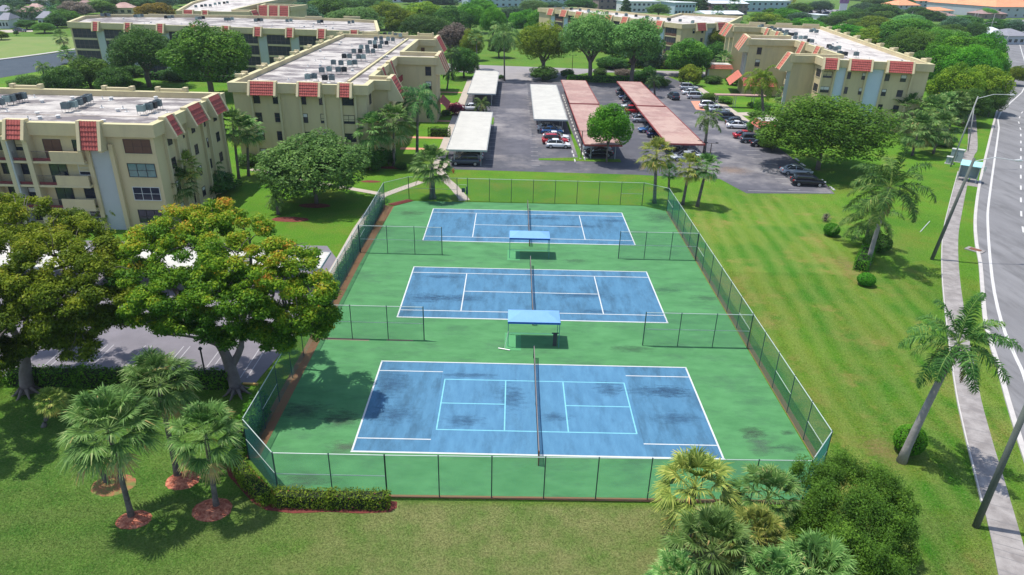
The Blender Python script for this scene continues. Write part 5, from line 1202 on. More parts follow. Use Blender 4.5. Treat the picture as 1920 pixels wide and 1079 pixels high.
palmpx(350,402,347,312,'sabal','frond_golden',2.2,'yellow green fan palm against the side of the near left block',25)
palmpx(333,412,336,345,'sabal','frond_sabal',2.4,'silvery fan palm in front of the yellow green one by the near left block',26)
palmpx(398,362,400,325,'queen','frond_green',2.2,'dark feathery palm at the back corner of the near left block',27)
palmpx(212,424,203,392,'queen','frond_lime',2.0,'bright green feathery palm in front of the white panel of the near left block',28)
palmpx(522,402,517,376,'queen','frond_sabal',1.5,'small spiky palm on the dark mulch bed left of the court path',29)
palmpx(895,130,893,70,'sabal','frond_sabal',2.6,'slender palm behind the far white carport',30)
palmpx(946,152,945,66,'queen','frond_sabal',5.2,'tall palm with long weeping fronds by the back street',31)
palmpx(848,150,846,102,'queen','frond_green',3.3,'feathery palm beside the middle left block, behind its tower',32)
palmpx(838,168,842,140,'queen','frond_green',2.2,'low feathery palm under the tower of the middle left block',33)
palmpx(907,210,903,196,'queen','frond_sabal',2.2,'spreading low palm in the gap between the two white carports',34)
palmpx(128,100,113,70,'sabal','frond_sabal',2.8,'upper fan palm of the two by the canal and back left block',35)
palmpx(133,120,124,101,'sabal','frond_sabal',2.6,'lower fan palm of the two by the canal and back left block',36)
palmpx(82,143,80,126,'queen','frond_sabal',2.4,'round headed palm on the near bank of the canal',37)
palmpx(1262,115,1258,82,'sabal','frond_sabal',3.2,'upper fan palm of the pair before the angled back block',38)
palmpx(1268,116,1271,94,'sabal','frond_golden',2.8,'lower fan palm of the pair before the angled back block',39)
palmpx(1360,140,1358,112,'sabal','frond_sabal',3.,'fan palm beside the white fins of the right hand block tower',40)
palmpx(1478,218,1473,180,'sabal','frond_sabal',2.6,'fan palm behind the big tree, against the right hand block wall',41)
palmpx(26,40,27,22,'queen','frond_green',5.,'dark palm beside the houses beyond the canal',42)
for i,(a,b_,s) in enumerate([(60,24,43),(98,22,44),(118,16,45),(76,8,46)]): palmpx(a,b_+14,a,b_,'queen','frond_green',5.,['leftmost','third','rightmost','second'][i]+' palm of the four among the houses beyond the canal',s%3+42,group='palms among the houses beyond the canal')
palmpx(542,40,541,24,'queen','frond_green',6.,'feathery palm behind the right end of the back left block',42)
palmpx(1453,20,1452,7,'sabal','frond_golden',5.,'tall palm among the white roofs at the top right',35)
palmpx(1375,30,1377,8,'sabal','frond_green',5.,'tall palm rising in front of the long white roofed building',38)
palmpx(1347,40,1346,22,'sabal','frond_green',4.4,'palm in front of the long low white roof at the top',39)
palmpx(1490,18,1485,9,'sabal','frond_golden',5.,'palm by the parked cars near the purple sign',36)
# clump of lady palms by the right block
for i,(px,py,w,h) in enumerate([(1700,212,58,46),(1745,218,64,52),(1762,245,56,50),(1722,248,60,46),(1790,205,50,50),(1768,205,50,40)]):
    q=G(px,py,4.); palm((float(q[0]),float(q[1])),(float(q[0]),float(q[1]),4.3),'sabal','frond_sabal',w*.72*float((q-CAM)@cf)/FPX,['fan palm against the right end of the right hand block','fan palm in the middle of the thick clump by the utility cabinet','fan palm at the front right of the clump by the utility cabinet','fan palm at the front left of the clump by the utility cabinet','fan palm at the back right of the clump under the roadside trees','fan palm at the back of the clump, between block and roadside trees'][i],'clump of fan palms beside the right hand block',21+i%4,name='fan_palm')
# ------------------------------------------------------------------ broadleaf trees one can tell apart
treepx(586,312,206,136,'leaf_grey','rounded grey green oak on a dark red mulch bed left of the court path',k=1,clear=1.0,thin=.6)
x,y=g2(590,386); mulch(590,386,2.0,.9,'mulch_dark',3); mulch(545,412,2.2,.9,'mulch_dark',4); mulch(695,341,1.4,.5,'mulch_dark',5); mulch(735,315,2.2,.7,'mulch_dark',6)
treepx(693,296,58,52,'leaf_dark','dark rounded bush tree right of the grey green oak',k=4,clear=.2)
treepx(752,312,22,16,'leaf_dark','small dark shrub by the middle left block corner',k=5,clear=0,name='shrub',cat='shrub'); treepx(728,296,34,30,'leaf_dark','dark shrub below the fan palm pair at the middle left block',k=4,clear=0,name='shrub',cat='shrub')
treepx(1143,236,92,84,'leaf_bright','bright green tree growing beside the pink carport in the lot',k=0,clear=2.6,thin=.5)
treepx(1549,245,256,140,'leaf_mid','broad spreading tree hiding the foot of the right hand block',k=3,clear=1.0,thin=.5)
treepx(1452,262,60,40,'leaf_mid','low lobe of tree left of the broad spreading one, by the small tiled gatehouse',k=2,clear=.6)
treepx(268,98,134,92,'leaf_dark','dark domed tree in front of the back left block',k=3,clear=2.)
treepx(386,104,168,118,'leaf_mid','large dark green tree in front of the back left block, right of the domed one',k=1,clear=2.)
for i,(a,b_,c,d) in enumerate([(120,152,70,56),(165,138,90,64),(215,152,70,50),(60,160,90,30)]): treepx(a,b_,c,d,'leaf_dark' if i!=1 else 'leaf_mid',['green thicket tree left of centre behind the near left roof','tallest thicket tree behind the near left roof','thicket tree at the right end behind the near left roof','low shrubs at the left edge behind the near left roof'][i],k=i%4,clear=.3,trunk=i<3)
treepx(1019,84,112,84,'leaf_olive','olive tree with orange tint beside the back street, left of the big oaks',k=3,clear=2.)
treepx(1018,138,52,26,'leaf_dark','small dark tree at the foot of the olive tree by the white carport',k=4,clear=.3)
treepx(1110,72,126,98,'leaf_grey','left one of the two big grey green oaks by the back street',k=3,clear=3.4)
treepx(1190,80,124,92,'leaf_grey','right one of the two big grey green oaks by the back street',k=1,clear=3.4)
treepx(1216,106,64,56,'leaf_blue','darker tree overlapping the right big oak, by the angled back block',k=2,clear=1.)
treepx(1292,106,92,66,'leaf_mid','green tree right of the angled block, above the tiled booth',k=0,clear=.8)
treepx(1292,142,44,38,'leaf_yellow','pale bushy tree beside the parking entrance lane',k=4,clear=.4)
treepx(1336,74,52,46,'leaf_yellow','yellow green topped tree against the right end of the angled block',k=2,clear=3.)
treepx(1345,100,40,40,'leaf_dark','dark tree below the yellow green one by the angled block',k=4,clear=1.)
treepx(1495,190,50,36,'leaf_dark','dark leafy tree behind the fan palm by the right hand block',k=5,clear=1.)
treepx(854,72,62,52,'leaf_brown','nearly leafless greyish tree behind the middle left block',k=4,clear=1.5)
treepx(884,82,44,52,'leaf_yellow','yellow green tree behind the slender palm by the back street',k=2,clear=1.)
treepx(870,118,56,56,'leaf_dark','dark shaded tree behind the far white carport',k=2,clear=.4)
BT=[(560,32,96,52,'leaf_blue'),(618,22,90,52,'leaf_mid'),(668,38,110,46,'leaf_grey'),(640,14,80,30,'leaf_dark'),(724,28,72,48,'leaf_yellow'),(752,42,70,56,'leaf_olive'),(795,28,90,46,'leaf_olive'),(800,52,110,46,'leaf_dark'),(846,40,70,56,'leaf_dark'),(880,32,70,52,'leaf_bright'),(902,18,60,40,'leaf_bright'),(925,42,56,60,'leaf_bright'),(962,30,60,36,'leaf_blue'),(984,40,66,44,'leaf_bright'),(1015,42,64,48,'leaf_bright'),(1000,68,56,38,'leaf_dark'),(936,84,46,40,'leaf_dark'),(700,8,80,26,'leaf_grey'),(560,8,70,24,'leaf_blue'),(500,24,56,50,'leaf_dark'),(470,14,64,40,'leaf_dark')]
for i,(a,b_,c,d,m_) in enumerate(BT):
    treepx(a,b_,c,d,m_,rank(BT,i,lambda a:a[4])+' '+{'leaf_blue':'bluish green','leaf_mid':'mid green','leaf_grey':'grey green','leaf_dark':'dark green','leaf_yellow':'yellow green','leaf_olive':'olive green','leaf_bright':'vivid green'}[m_]+' tree in the belt behind the middle left roof, counting from the left',k=i%4,clear=1.,group='belt of trees behind the middle left roof')
treepx(291,23,78,22,'leaf_orange','orange tinged tree between the two farthest left roofs',k=2,clear=3.)
TL=[(14,10,60,24,'leaf_blue'),(30,62,10,8,'leaf_dark'),(48,46,40,16,'leaf_dark'),(82,52,44,18,'leaf_mid'),(104,38,40,26,'leaf_dark'),(118,32,56,28,'leaf_mid'),(140,18,60,30,'leaf_brown'),(150,44,40,14,'leaf_dark'),(188,14,60,26,'leaf_mid'),(225,8,70,24,'leaf_dark'),(262,6,60,22,'leaf_dark'),(305,4,60,20,'leaf_blue'),(0,66,30,16,'leaf_olive')]
for i,(a,b_,c,d,m_) in enumerate(TL): treepx(a,b_,c,d,m_,rank(TL,i,lambda a:a[4])+' %s tree among the houses beyond the canal'%{'leaf_blue':'bluish','leaf_mid':'mid green','leaf_dark':'dark green','leaf_brown':'brownish','leaf_olive':'olive'}[m_],k=i%4,clear=.6,group='trees among the houses beyond the canal')
TR=[(1440,40,76,26,'leaf_olive'),(1475,28,60,18,'leaf_bright'),(1500,34,50,20,'leaf_blue'),(1466,50,56,16,'leaf_mid'),(1513,48,66,22,'leaf_bright'),(1548,40,36,20,'leaf_dark'),(1572,42,56,26,'leaf_dark'),(1602,26,40,22,'leaf_dark'),(1545,60,60,16,'leaf_bright'),(1590,62,80,22,'leaf_bright'),(1640,48,70,34,'leaf_olive'),(1620,18,60,24,'leaf_blue'),(1660,22,70,28,'leaf_dark'),(1645,70,90,40,'leaf_yellow'),(1700,66,110,60,'leaf_mid'),(1715,84,110,60,'leaf_mid'),(1700,42,70,26,'leaf_grey'),(1745,32,60,26,'leaf_dark'),(1790,50,56,36,'leaf_blue'),(1830,58,44,32,'leaf_dark'),(1790,74,70,34,'leaf_grey'),(1870,50,56,30,'leaf_dark'),(1900,52,50,30,'leaf_blue'),(1765,84,90,60,'leaf_mid'),(1795,104,110,84,'leaf_bright'),(1842,100,86,80,'leaf_bright'),(1772,126,90,80,'leaf_bright'),(1820,130,110,90,'leaf_bright'),(1862,128,60,70,'leaf_bright'),(1790,165,100,90,'leaf_olive'),(1845,165,92,80,'leaf_olive'),(1815,196,90,64,'leaf_dark'),(1862,190,50,50,'leaf_dark'),(1905,140,42,34,'leaf_olive'),(1745,110,70,30,'leaf_dark'),(1750,62,60,30,'leaf_dark'),(1622,34,60,22,'leaf_dark'),(1580,30,50,20,'leaf_mid'),(1655,34,60,22,'leaf_mid'),(1690,56,70,24,'leaf_dark'),(1725,48,60,24,'leaf_mid'),(1500,16,50,14,'leaf_mid'),(1815,42,56,24,'leaf_dark'),(1850,62,50,20,'leaf_mid'),(1610,48,60,20,'leaf_mid'),(1780,60,70,26,'leaf_mid')]
for i,(a,b_,c,d,m_) in enumerate(TR): treepx(a,b_,c,d,m_,rank(TR,i,lambda a:a[4])+' %s tree of the wooded strip behind the right hand block'%{'leaf_blue':'bluish green','leaf_mid':'mid green','leaf_dark':'dark green','leaf_grey':'grey green','leaf_olive':'olive','leaf_bright':'vivid green','leaf_yellow':'yellow green'}[m_],k=i%4,clear=.9,group='wooded strip behind the right hand block')
TT=[(1040,14,50,16,'leaf_blue'),(1085,6,60,22,'leaf_dark'),(1105,12,30,16,'leaf_mid'),(1000,12,60,14,'leaf_grey'),(1235,18,48,20,'leaf_mid'),(1255,10,30,14,'leaf_dark'),(1310,34,40,14,'leaf_bright'),(1285,4,80,10,'leaf_dark'),(1420,30,30,14,'leaf_mid'),(1180,2,60,8,'leaf_dark'),(1385,46,30,12,'leaf_mid'),(1540,12,50,22,'leaf_blue'),(1520,14,40,14,'leaf_mid'),(1450,24,40,12,'leaf_bright'),(1780,8,40,18,'leaf_bright'),(1820,4,50,12,'leaf_dark'),(1870,2,60,14,'leaf_dark'),(1910,6,30,12,'leaf_dark'),(1720,22,40,18,'leaf_dark'),(1850,24,40,8,'leaf_bright'),(1640,4,50,14,'leaf_mid'),(1690,4,50,8,'leaf_dark')]
for i,(a,b_,c,d,m_) in enumerate(TT): treepx(a,b_,c,d,m_,rank(TT,i,lambda a:a[4])+' %s tree between the far pale roofs'%{'leaf_blue':'bluish green','leaf_mid':'mid green','leaf_dark':'dark green','leaf_grey':'grey green','leaf_bright':'vivid green'}[m_],k=i%4,clear=1.,group='trees between the far roofs')
for px,py,w_,h_,l in ((1715,262,50,20,'dark undergrowth at the left foot of the fan palm clump'),(1758,262,56,20,'dark undergrowth at the right foot of the fan palm clump')): treepx(px,py,w_,h_,'leaf_dark',l,k=4,clear=0,name='shrub',cat='shrub')
# dark conifers standing up behind the angled block
for px,py,w_,h_,l in ((1317,8,22,44,'tall dark conifer behind the yellow green tree'),(1172,10,24,38,'dark conifer beside the brown house at the top')):
    q=G(px,py+h_*.45,0); D=float((q-CAM)@cf); H=h_*D/FPX*1.0; t=thing('conifer',l,'tree',(float(q[0]),float(q[1]),0)); rng=np.random.default_rng(5); bl=[]
    for k in range(26):
        u=k/26; rr=(1-u)*w_*.5*D/FPX; th=k*2.4; bl.append([rr*.4*math.cos(th),rr*.4*math.sin(th),1+H*u,rr*.7+.2,rr*.7+.2,H*.05,1.])
    V,F,T_,c=leaf_cloud(bl,3500,.4,rng); npmesh('crown',V,F,'leaf_dark',np.clip(T_-.15,0,1),parent=t); b=MB(); b.tube([(0,0,0),(0,0,H)],[.4,.05],6); b.build('trunk','bark',t)
# filler woods towards the horizon
rw=random.Random(9); cnt=0; ROOFS=[(880,1070,-9,14),(1115,1165,-9,18),(1172,1232,-9,27),(1258,1306,2,32),(1322,1400,-9,36),(1398,1480,-9,22),(1676,1770,-9,22),(1776,1925,-9,32),(1440,1610,-2,45),(1845,1925,55,100)]
for row,(yy,n_,hh) in enumerate([(2,46,16),(-8,46,14),(-20,50,14)]):
    for k in range(n_):
        px=-20+1960*(k+rw.uniform(.2,.8))/n_; py=yy+rw.uniform(-3,3)
        if any(a-14<px<c+14 and b_<py+8<d for a,c,b_,d in ROOFS) or (px<330 and row==0 and rw.random()<.4): continue
        m_=rw.choice(['leaf_dark','leaf_blue','leaf_mid','leaf_grey','leaf_dark']); treepx(px,py,rw.uniform(34,56),rw.uniform(12,18),m_,'dull green tree in the distant tree line along the top of the view',k=rw.choice([0,2,4,5]),clear=.6,trunk=False,group='distant tree line along the top'); cnt+=1
# ground level shrubs round the buildings and lots
hedge('clipped green hedge along the lot side of the tree island',[(12.6,152.6),(22,152.7),(30,152.8),(37.,153.)],1.6,1.6,'leaf_bright',26,.16,81)
hedge('long clipped hedge in front of the angled back block',[(25,181.5),(36,180.5),(50,180)],2.,2.2,'leaf_yellow',12,.22,82,tintb=-.05)
hedge('clipped hedge in front of the back left block',[(-92,140),(-70,138.5)],1.8,1.8,'leaf_dark',12,.2,83)
hedge('clipped hedge at the right foot of the back left block',[(-56,122),(-46.5,121)],1.8,1.6,'leaf_mid',14,.2,87)
hedge('small box hedge at the tower of the middle left block',[(-16.6,87.),(-13.6+.0,87.)],1.4,1.5,'leaf_bright',60,.1,84)
hedge('round topped hedge ring by the parked white sedan',[(41.8,86.5),(44,88.),(47,88.)],1.8,.8,'leaf_yellow',50,.12,85)
hedge('vivid green clipped hedge before the right hand block entrance',[(52.5,113),(51.5,119.)],1.3,2.,'leaf_bright',50,.12,86)
for i,(px,py,w_,h_,m_,l) in enumerate([(855,205,30,24,'leaf_flower','pink flowering bougainvillea by the far end of the near white carport'),(835,212,18,12,'leaf_dark','dark shrub beside the bougainvillea'),(1415,236,24,28,'leaf_mid','conical green shrub beside the small tiled gatehouse'),(1330,183,30,18,'leaf_mid','shrubs in the bed by the pink walkway roof'),(1358,188,28,14,'leaf_mid','low shrubs in front of the entrance walk'),(1420,215,30,16,'leaf_mid','light shrub between path and gatehouse'),(1375,150,30,22,'leaf_mid','palm like shrubs left of the tiled entry'),(1337,150,34,16,'leaf_dark','dark shrub by the tiled booth'),(1410,198,16,12,'leaf_dark','round dark shrub at the entrance wall'),(1480,235,40,40,'leaf_mid','shrubs between the gatehouse and the broad tree'),(1065,138,26,16,'leaf_dark','dark clipped shrub under the left oak'),(1125,136,26,16,'leaf_dark','dark clipped shrub between the oaks'),(1170,138,36,16,'leaf_brown','brownish shrub mass under the right oak'),(1198,140,26,16,'leaf_dark','dark shrub right of the brownish mass'),(1216,138,24,26,'leaf_dark','rounded dark shrub behind the island palm'),(1238,155,34,20,'leaf_bright','bright shrub at the right tip of the island'),(1150,118,60,12,'leaf_dark','shrubs across the street behind the oaks'),(940,145,12,9,'leaf_dark','tiny clipped bush at the far white carport corner'),(235,133,60,10,'leaf_dark','low shrubs at the foot of the back left block'),(330,140,60,12,'leaf_dark','dark shrubs at the foot of the large dark tree'),(255,158,22,12,'leaf_mid','small clipped bush behind the near left roof'),(400,345,90,30,'leaf_dark','dark foundation shrubs behind the near left block'),(470,300,50,26,'leaf_dark','foundation shrubs under the fan palms between the left blocks'),(560,290,60,20,'leaf_dark','foundation shrubs behind the grey green oak'),(640,285,50,22,'leaf_mid','foundation shrubs by the middle left block wall')]):
    treepx(px,py,w_,h_,m_,l,k=4+i%2,clear=0,trunk=True,name='shrub',cat='shrub')
# ------------------------------------------------------------------ carports
def carport(quad,label,mat,fas,group,posts=5,H=2.6,cols=None):
    pts=[g2(x,y,H) for x,y in quad]; x0=(pts[0][0]+pts[3][0])/2; x1=(pts[1][0]+pts[2][0])/2; y1=(pts[0][1]+pts[1][1])/2; y0=(pts[2][1]+pts[3][1])/2
    return carport_w(x0,x1,y0,y1,label,mat,fas,group,posts,H)
def carport_w(x0,x1,y0,y1,label,mat,fas,group,posts=5,H=2.6):
    cx,cy=(x0+x1)/2,(y0+y1)/2; t=thing('carport',label,'carport',(cx,cy,0),0,group); a,c=(x1-x0)/2,(y1-y0)/2
    b=MB(); n=int((y1-y0)/.4)
    # ribbed metal deck
    for k in range(n):
        ya=-c+2*c*k/n; yb=-c+2*c*(k+1)/n; m=(ya+yb)/2
        b.add([(-a+.06,ya,H),(a-.06,ya,H-.05),(a-.06,yb-.06,H-.05),(-a+.06,yb-.06,H),(-a+.06,yb-.03,H+.03),(a-.06,yb-.03,H-.02),(-a+.06,yb,H),(a-.06,yb,H-.05)],[(0,1,2,3),(3,2,5,4),(4,5,7,6)])
    b.add([(-a+.06,-c,H-.09),(a-.06,-c,H-.09),(a-.06,c,H-.09),(-a+.06,c,H-.09)],[(3,2,1,0)]); b.build('roof_deck',mat,t)
    b=MB(); b.box(-a,a,-c-.06,-c-.001,H-.24,H+.04); b.box(-a,a,c+.001,c+.06,H-.24,H+.04); b.box(-a-.06,-a+.001,-c-.06,c+.06,H-.24,H+.05); b.box(a-.001,a+.06,-c-.06,c+.06,H-.24,H+.02); b.build('fascia',fas,t)
    for k in range(posts):
        y=-c+.6+(2*c-1.2)*k/(posts-1)
        for x in (-a+1.1,a-.9): b=MB(); b.tube([(x,y,0),(x,y,H-.1)],.06,8); b.build('post','post_metal',t)
    return t
GW='white roofed carports'; GQ='pink roofed carports'
carport([(890,132),(935,134),(930,177),(879,175)],'white roofed carport farther away, on the left side of the lot','carport_white','fascia_grey',GW,6)
carport([(864,209),(924,211),(912,283),(837,280)],'white roofed carport nearest the middle left block, with the dark car at its end','carport_white','fascia_grey',GW,6)
carport([(995,159),(1044,159),(1063,225),(1001,224)],'cream roofed carport in the middle of the lot, cars parked at its near end','carport_white','fascia_grey',GW,7)
carport([(1052,151),(1099,151),(1122,195),(1069,194)],'far half of the left pink roofed carport pair','carport_pink','fascia_red',GQ,6)
carport([(1069,195),(1122,196),(1167,272),(1096,272)],'near half of the left pink roofed carport pair, with the green tree over it','carport_pink','fascia_red',GQ,7,H=2.45)
carport([(1156,153),(1202,154),(1247,199),(1195,198)],'far half of the right pink roofed carport pair','carport_pink','fascia_red',GQ,6)
carport([(1196,199),(1249,199),(1320,270),(1248,270)],'near half of the right pink roofed carport pair','carport_pink','fascia_red',GQ,7,H=2.45)
for i,(x0,x1,y0,y1,l) in enumerate([(-26.5,-19.6,22.9,26.9,'small white carport roof showing beside the court path'),(-42.,-27.4,21.8,26.8,'long white carport roof glimpsed through the right big tree'),(-60,-43,21.8,26.8,'white carport roof glimpsed through the left big tree')]): carport_w(x0,x1,y0,y1,l,'carport_white','fascia_grey','white carport roofs behind the big trees',4,2.5)
# ------------------------------------------------------------------ cars
def loft(mb,st,n=12):
    "st: list of (x, halfwidth, zbottom, ztop) -> rounded box skin"
    vs=[];fs=[]
    for x,w_,z0,z1 in st:
        for k in range(n):
            a=2*math.pi*(k+.5)/n; c,s=math.cos(a),math.sin(a); ex=.42
            vs.append((x,w_*math.copysign(abs(c)**ex,c),(z0+z1)/2+(z1-z0)/2*math.copysign(abs(s)**ex,s)))
    for i in range(len(st)-1):
        for k in range(n): fs.append((i*n+k,(i+1)*n+k,(i+1)*n+(k+1)%n,i*n+(k+1)%n))
    fs.append(tuple(range(n))); fs.append(tuple(range(len(st)*n-1,(len(st)-1)*n-1,-1))); mb.add(vs,fs)
def make_car(kind,paint):
    t=thing('parked_car','x','car'); suv=kind=='suv'; hb=kind=='hatch'
    L=2.32 if not hb else 2.1; W=.92; zb=.22 if not suv else .28; zh=.88 if not suv else 1.0; zr=1.44 if not suv else 1.70
    b=MB(); d=.96
    st=[(-L,W*.80,zb+.12,zh-.12),(-L+.12,W*.93,zb+.02,zh-.02),(-L+.5,W,zb,zh+.02),(-.6,W,zb-.02,zh+.03),(.7,W,zb-.02,zh),(1.35,W*.98,zb,zh-.05),(L-.35,W*.93,zb+.02,zh-.15),(L-.08,W*.80,zb+.08,zh-.24),(L,W*.66,zb+.14,zh-.32)]
    loft(b,st,16); b.build('body',paint,t,smooth=True)
    b=MB()
    if suv: g=[(-L+.22,.70,zh-.06,zh+.08),(-L+.42,.74,zh-.06,zr-.12),(-L+.7,.72,zh-.06,zr-.03),(.1,.73,zh-.06,zr-.03),(.45,.74,zh-.06,zr-.12),(1.15,.76,zh-.06,zh+.04)]
    elif hb: g=[(-L+.12,.66,zh-.06,zh+.06),(-L+.5,.70,zh-.06,zr-.14),(-.9,.68,zh-.06,zr-.03),(.0,.69,zh-.06,zr-.03),(.35,.71,zh-.06,zr-.13),(1.2,.76,zh-.06,zh+.03)]
    else: g=[(-L+.45,.68,zh-.06,zh+.05),(-1.15,.68,zh-.06,zr-.14),(-.75,.66,zh-.06,zr-.03),(.05,.67,zh-.06,zr-.03),(.35,.69,zh-.06,zr-.12),(1.2,.76,zh-.06,zh+.02)]
    loft(b,g,14); gl=b.build('windows','car_glass',t,smooth=True)
    b=MB(); x0,x1=g[2][0]-.12,g[3][0]+.1; r=[(x0,.50,zr-.075,zr-.02),(x0+.15,.60,zr-.07,zr+.0),((x0+x1)/2,.62,zr-.07,zr+.02),(x1-.1,.60,zr-.07,zr+.0),(x1,.52,zr-.08,zr-.03)]; loft(b,r,12)
    b.build('roof',paint,t,smooth=True)
    b=MB()
    for s in(-1,1):
        for xx in ((g[1][0]+.05,g[0][0]+.1),(-.35,-.33),(.42,1.12)):
            b.hexa([(xx[0]-.04,s*.60,zr-.07),(xx[0]+.04,s*.60,zr-.07),(xx[0]+.04,s*.64,zr-.07),(xx[0]-.04,s*.64,zr-.07)][::1]+[(xx[1]-.04,s*.80,zh),(xx[1]+.04,s*.80,zh),(xx[1]+.04,s*.83,zh),(xx[1]-.04,s*.83,zh)])
    b.build('pillars',paint,t)
    for x in (-L+.82,L-.85):
        for s in(-1,1):
            b=MB(); b.tube([(x,s*(W-.20),.33),(x,s*(W+.005),.33)],.335,18); wh=b.build('wheel','tyre',t)
            b=MB(); b.tube([(x,s*(W+.0),.33),(x,s*(W+.018),.33)],.21,14); b.build('rim','rim',wh)
    for s in(-1,1):
        b=MB(); b.box(L-.24,L-.02,s*.60-.14,s*.60+.14,zh-.32,zh-.20); b.build('headlight','lamp_clear',t)
        b=MB(); b.box(-L-.015,-L+.16,s*.68-.13,s*.68+.13,zh-.22,zh-.05); b.build('taillight','lamp_red',t)
        b=MB(); b.box(.62,.80,s*.93-.09,s*.93+.09,zh+.0,zh+.13); b.build('wing_mirror',paint,t)
    return t
CARP={}
def car(px,py,kind,paint,label,face=0,group='cars parked in the lot',xy=None,name=None):
    x,y=xy if xy else g2(px,py)
    if kind not in CARP: CARP[kind]=make_car(kind,paint); o=CARP[kind]; o.location=(x,y,.015); o.rotation_euler=(0,0,face); o['label']=label; o['group']=group
    else:
        o=dup(CARP[kind],(x,y,.015),face,label,group)
        for ch in o.children:
            if ch.name.split('.')[0] in('body','roof','pillars','wing_mirror'): ch.material_slots[0].link='OBJECT'; ch.material_slots[0].material=M[paint]
    if name: o.name=name
    return o
PI=math.pi
car(873,309,'suv','car_grey','dark grey car parked at the near end of the left white carport',PI)
car(0,0,'suv','car_silver','silver car under the near end of the left white carport',PI,xy=(-8.9,71.6))
car(0,0,'sedan','car_white','white car nose just showing at the far white carport gap',PI,xy=(-11.2,111.))
car(0,0,'sedan','car_white','white car under the near end of the cream carport',0,xy=(4.7,93.6))
car(1035,251,'hatch','car_blue','dark blue car at the near end of the cream carport',0)
car(1042,262,'sedan','car_white','white car between the blue and the red one in the middle row',0)
car(1041,270,'suv','car_red','red car between two white ones in the middle row',0)
car(1046,277,'hatch','car_white','small white hatchback at the front of the middle row',0)
car(0,0,'sedan','car_black','black car under the near end of the left pink carport',PI,xy=(12.0,75.6)); car(0,0,'suv','car_silver','silver car behind the black one under the left pink carport',PI,xy=(12.1,79.))
GR='cars under the right pink carports'
for i,(y,k,p,l) in enumerate([(133,'suv','car_slate','dark car at the far end under the right pink carports'),(128,'sedan','car_navy','navy car under the far right pink carport'),(122,'suv','car_slate','slate car in the middle under the far right pink carport'),(117.,'sedan','car_silver','silver car tail showing under the far right pink carport'),(111.5,'suv','car_red','dark red car where the two right pink carports meet'),(107.5,'sedan','car_slate','dark car just nearer than the red one, under the right pink carports'),(103,'hatch','car_silver','silver white car sticking out under the right pink carports'),(94.,'sedan','car_blue','blue car tail under the near right pink carport'),(90.,'suv','car_navy','dark blue car next to the blue one under the near right pink carport'),(82,'sedan','car_silver','silver car deep under the near right pink carport')]): car(0,0,k,p,l,PI if i%2 else 0,GR,xy=(24.6+(-.9 if i in(3,4,6,7) else 0),y))
car(0,0,'hatch','car_silver','pale silver car at the near end of the right pink carport',PI,xy=(25.6,74.2)); car(1288,297,'sedan','car_white','white car in front of the right pink carport, behind the golden palms',PI)
car(1262,186,'suv','car_slate','dark car driving along the right lane of the lot',PI/2+.12,'cars in the lane',name='moving_car')
GL='cars nosed in along the right hand side of the lot'
for px,py,k,p,l in [(1291,169,'suv','car_silver','silver car farthest up the right hand row'),(1296,178,'sedan','car_white','white car second from the far end of the right hand row'),(1306,186,'suv','car_silver','pale car half behind shrubs in the right hand row'),(1330,204,'suv','car_white','white car just nearer than the entrance bed'),(1347,211,'sedan','car_silver','silver car between the white and the dark blue one'),(1366,226,'suv','car_slate','large dark blue car in the right hand row'),(1380,234,'sedan','car_grey','dark grey car behind the white sedan'),(1384,241,'sedan','car_white','white sedan beside the round hedge ring'),(1398,260,'sedan','car_red','red sedan in the right hand row'),(1411,268,'suv','car_grey','dark grey car between the red and the black one'),(1431,275,'sedan','car_black','black sedan at the near end of the right hand row'),(1492,327,'sedan','car_silver','silver coupe under the edge of the broad tree'),(1513,348,'suv','car_black','black hatchback nearest the grass at the corner of the lot')]: car(px,py,k,p,l,-.06,GL)
# ------------------------------------------------------------------ wheel stops, kerbs, lamps, hydrant in the lot
ws=thing('wheel_stop','farthest pale wheel stop of the three at the nose of the middle row','wheel stop',(8.25,74.6,.02),0,'wheel stops'); b=MB(); b.hexa([(-.12,-.8,0),(.12,-.8,0),(.12,.8,0),(-.12,.8,0),(-.07,-.77,.13),(.07,-.77,.13),(.07,.77,.13),(-.07,.77,.13)]); b.build('stop_block','paint_white',ws)
for i in range(1,3): dup(ws,(7.9,72.2,.02) if i==1 else (7.95,75.3,.02),None,['nearest','middle'][i-1]+' pale wheel stop of the three at the nose of the middle row')
ws.location=(7.9,77.6,.02)
for k in range(20): dup(ws,(9.55,73.5+k*3.0,.02),None,nth(k)+' pale wheel stop from the near end along the left pink carports','wheel stops')
for x,y,a in ((44.6,76.,0),(44.4,72.9,.1),(44.,70.,.15),(43.8,60.2,0)): dup(ws,(x,y,.02),a,['farthest','middle','nearest'][(76.>y)+(72.>y)]+' yellowish wheel stop at the edge of the broad tree shade' if y>61 else 'pale wheel stop in front of the black hatchback')
def lamp(x,y,h,label,heads=2):
    t=thing('lot_lamp',label,'lamp post',(x,y,0),0,'lamp posts in the lot'); b=MB(); b.tube([(0,0,0),(0,0,h)],[.09,.06],8); b.build('pole','frame_bronze',t); b=MB(); b.tube([(-.75,0,h),(.75,0,h)],.035,6); b.build('crossarm','frame_bronze',t)
    for s in(-1,1): b=MB(); b.box(s*.85-.2,s*.85+.2,-.15,.15,h+.0,h+.14); b.build('lamp_head','frame_dark',t)
    b=MB(); b.tube([(0,0,0),(0,0,.18)],.22,10); b.build('footing','kerb_conc',t)
x,y=g2(1089,299); lamp(x,y,ht(1089,299,246),'two headed lamp post on the grass strip at the end of the left pink carport')
x,y=g2(1331,293); lamp(x,y,ht(1331,293,269),'short lamp post at the near end of the right pink carport')
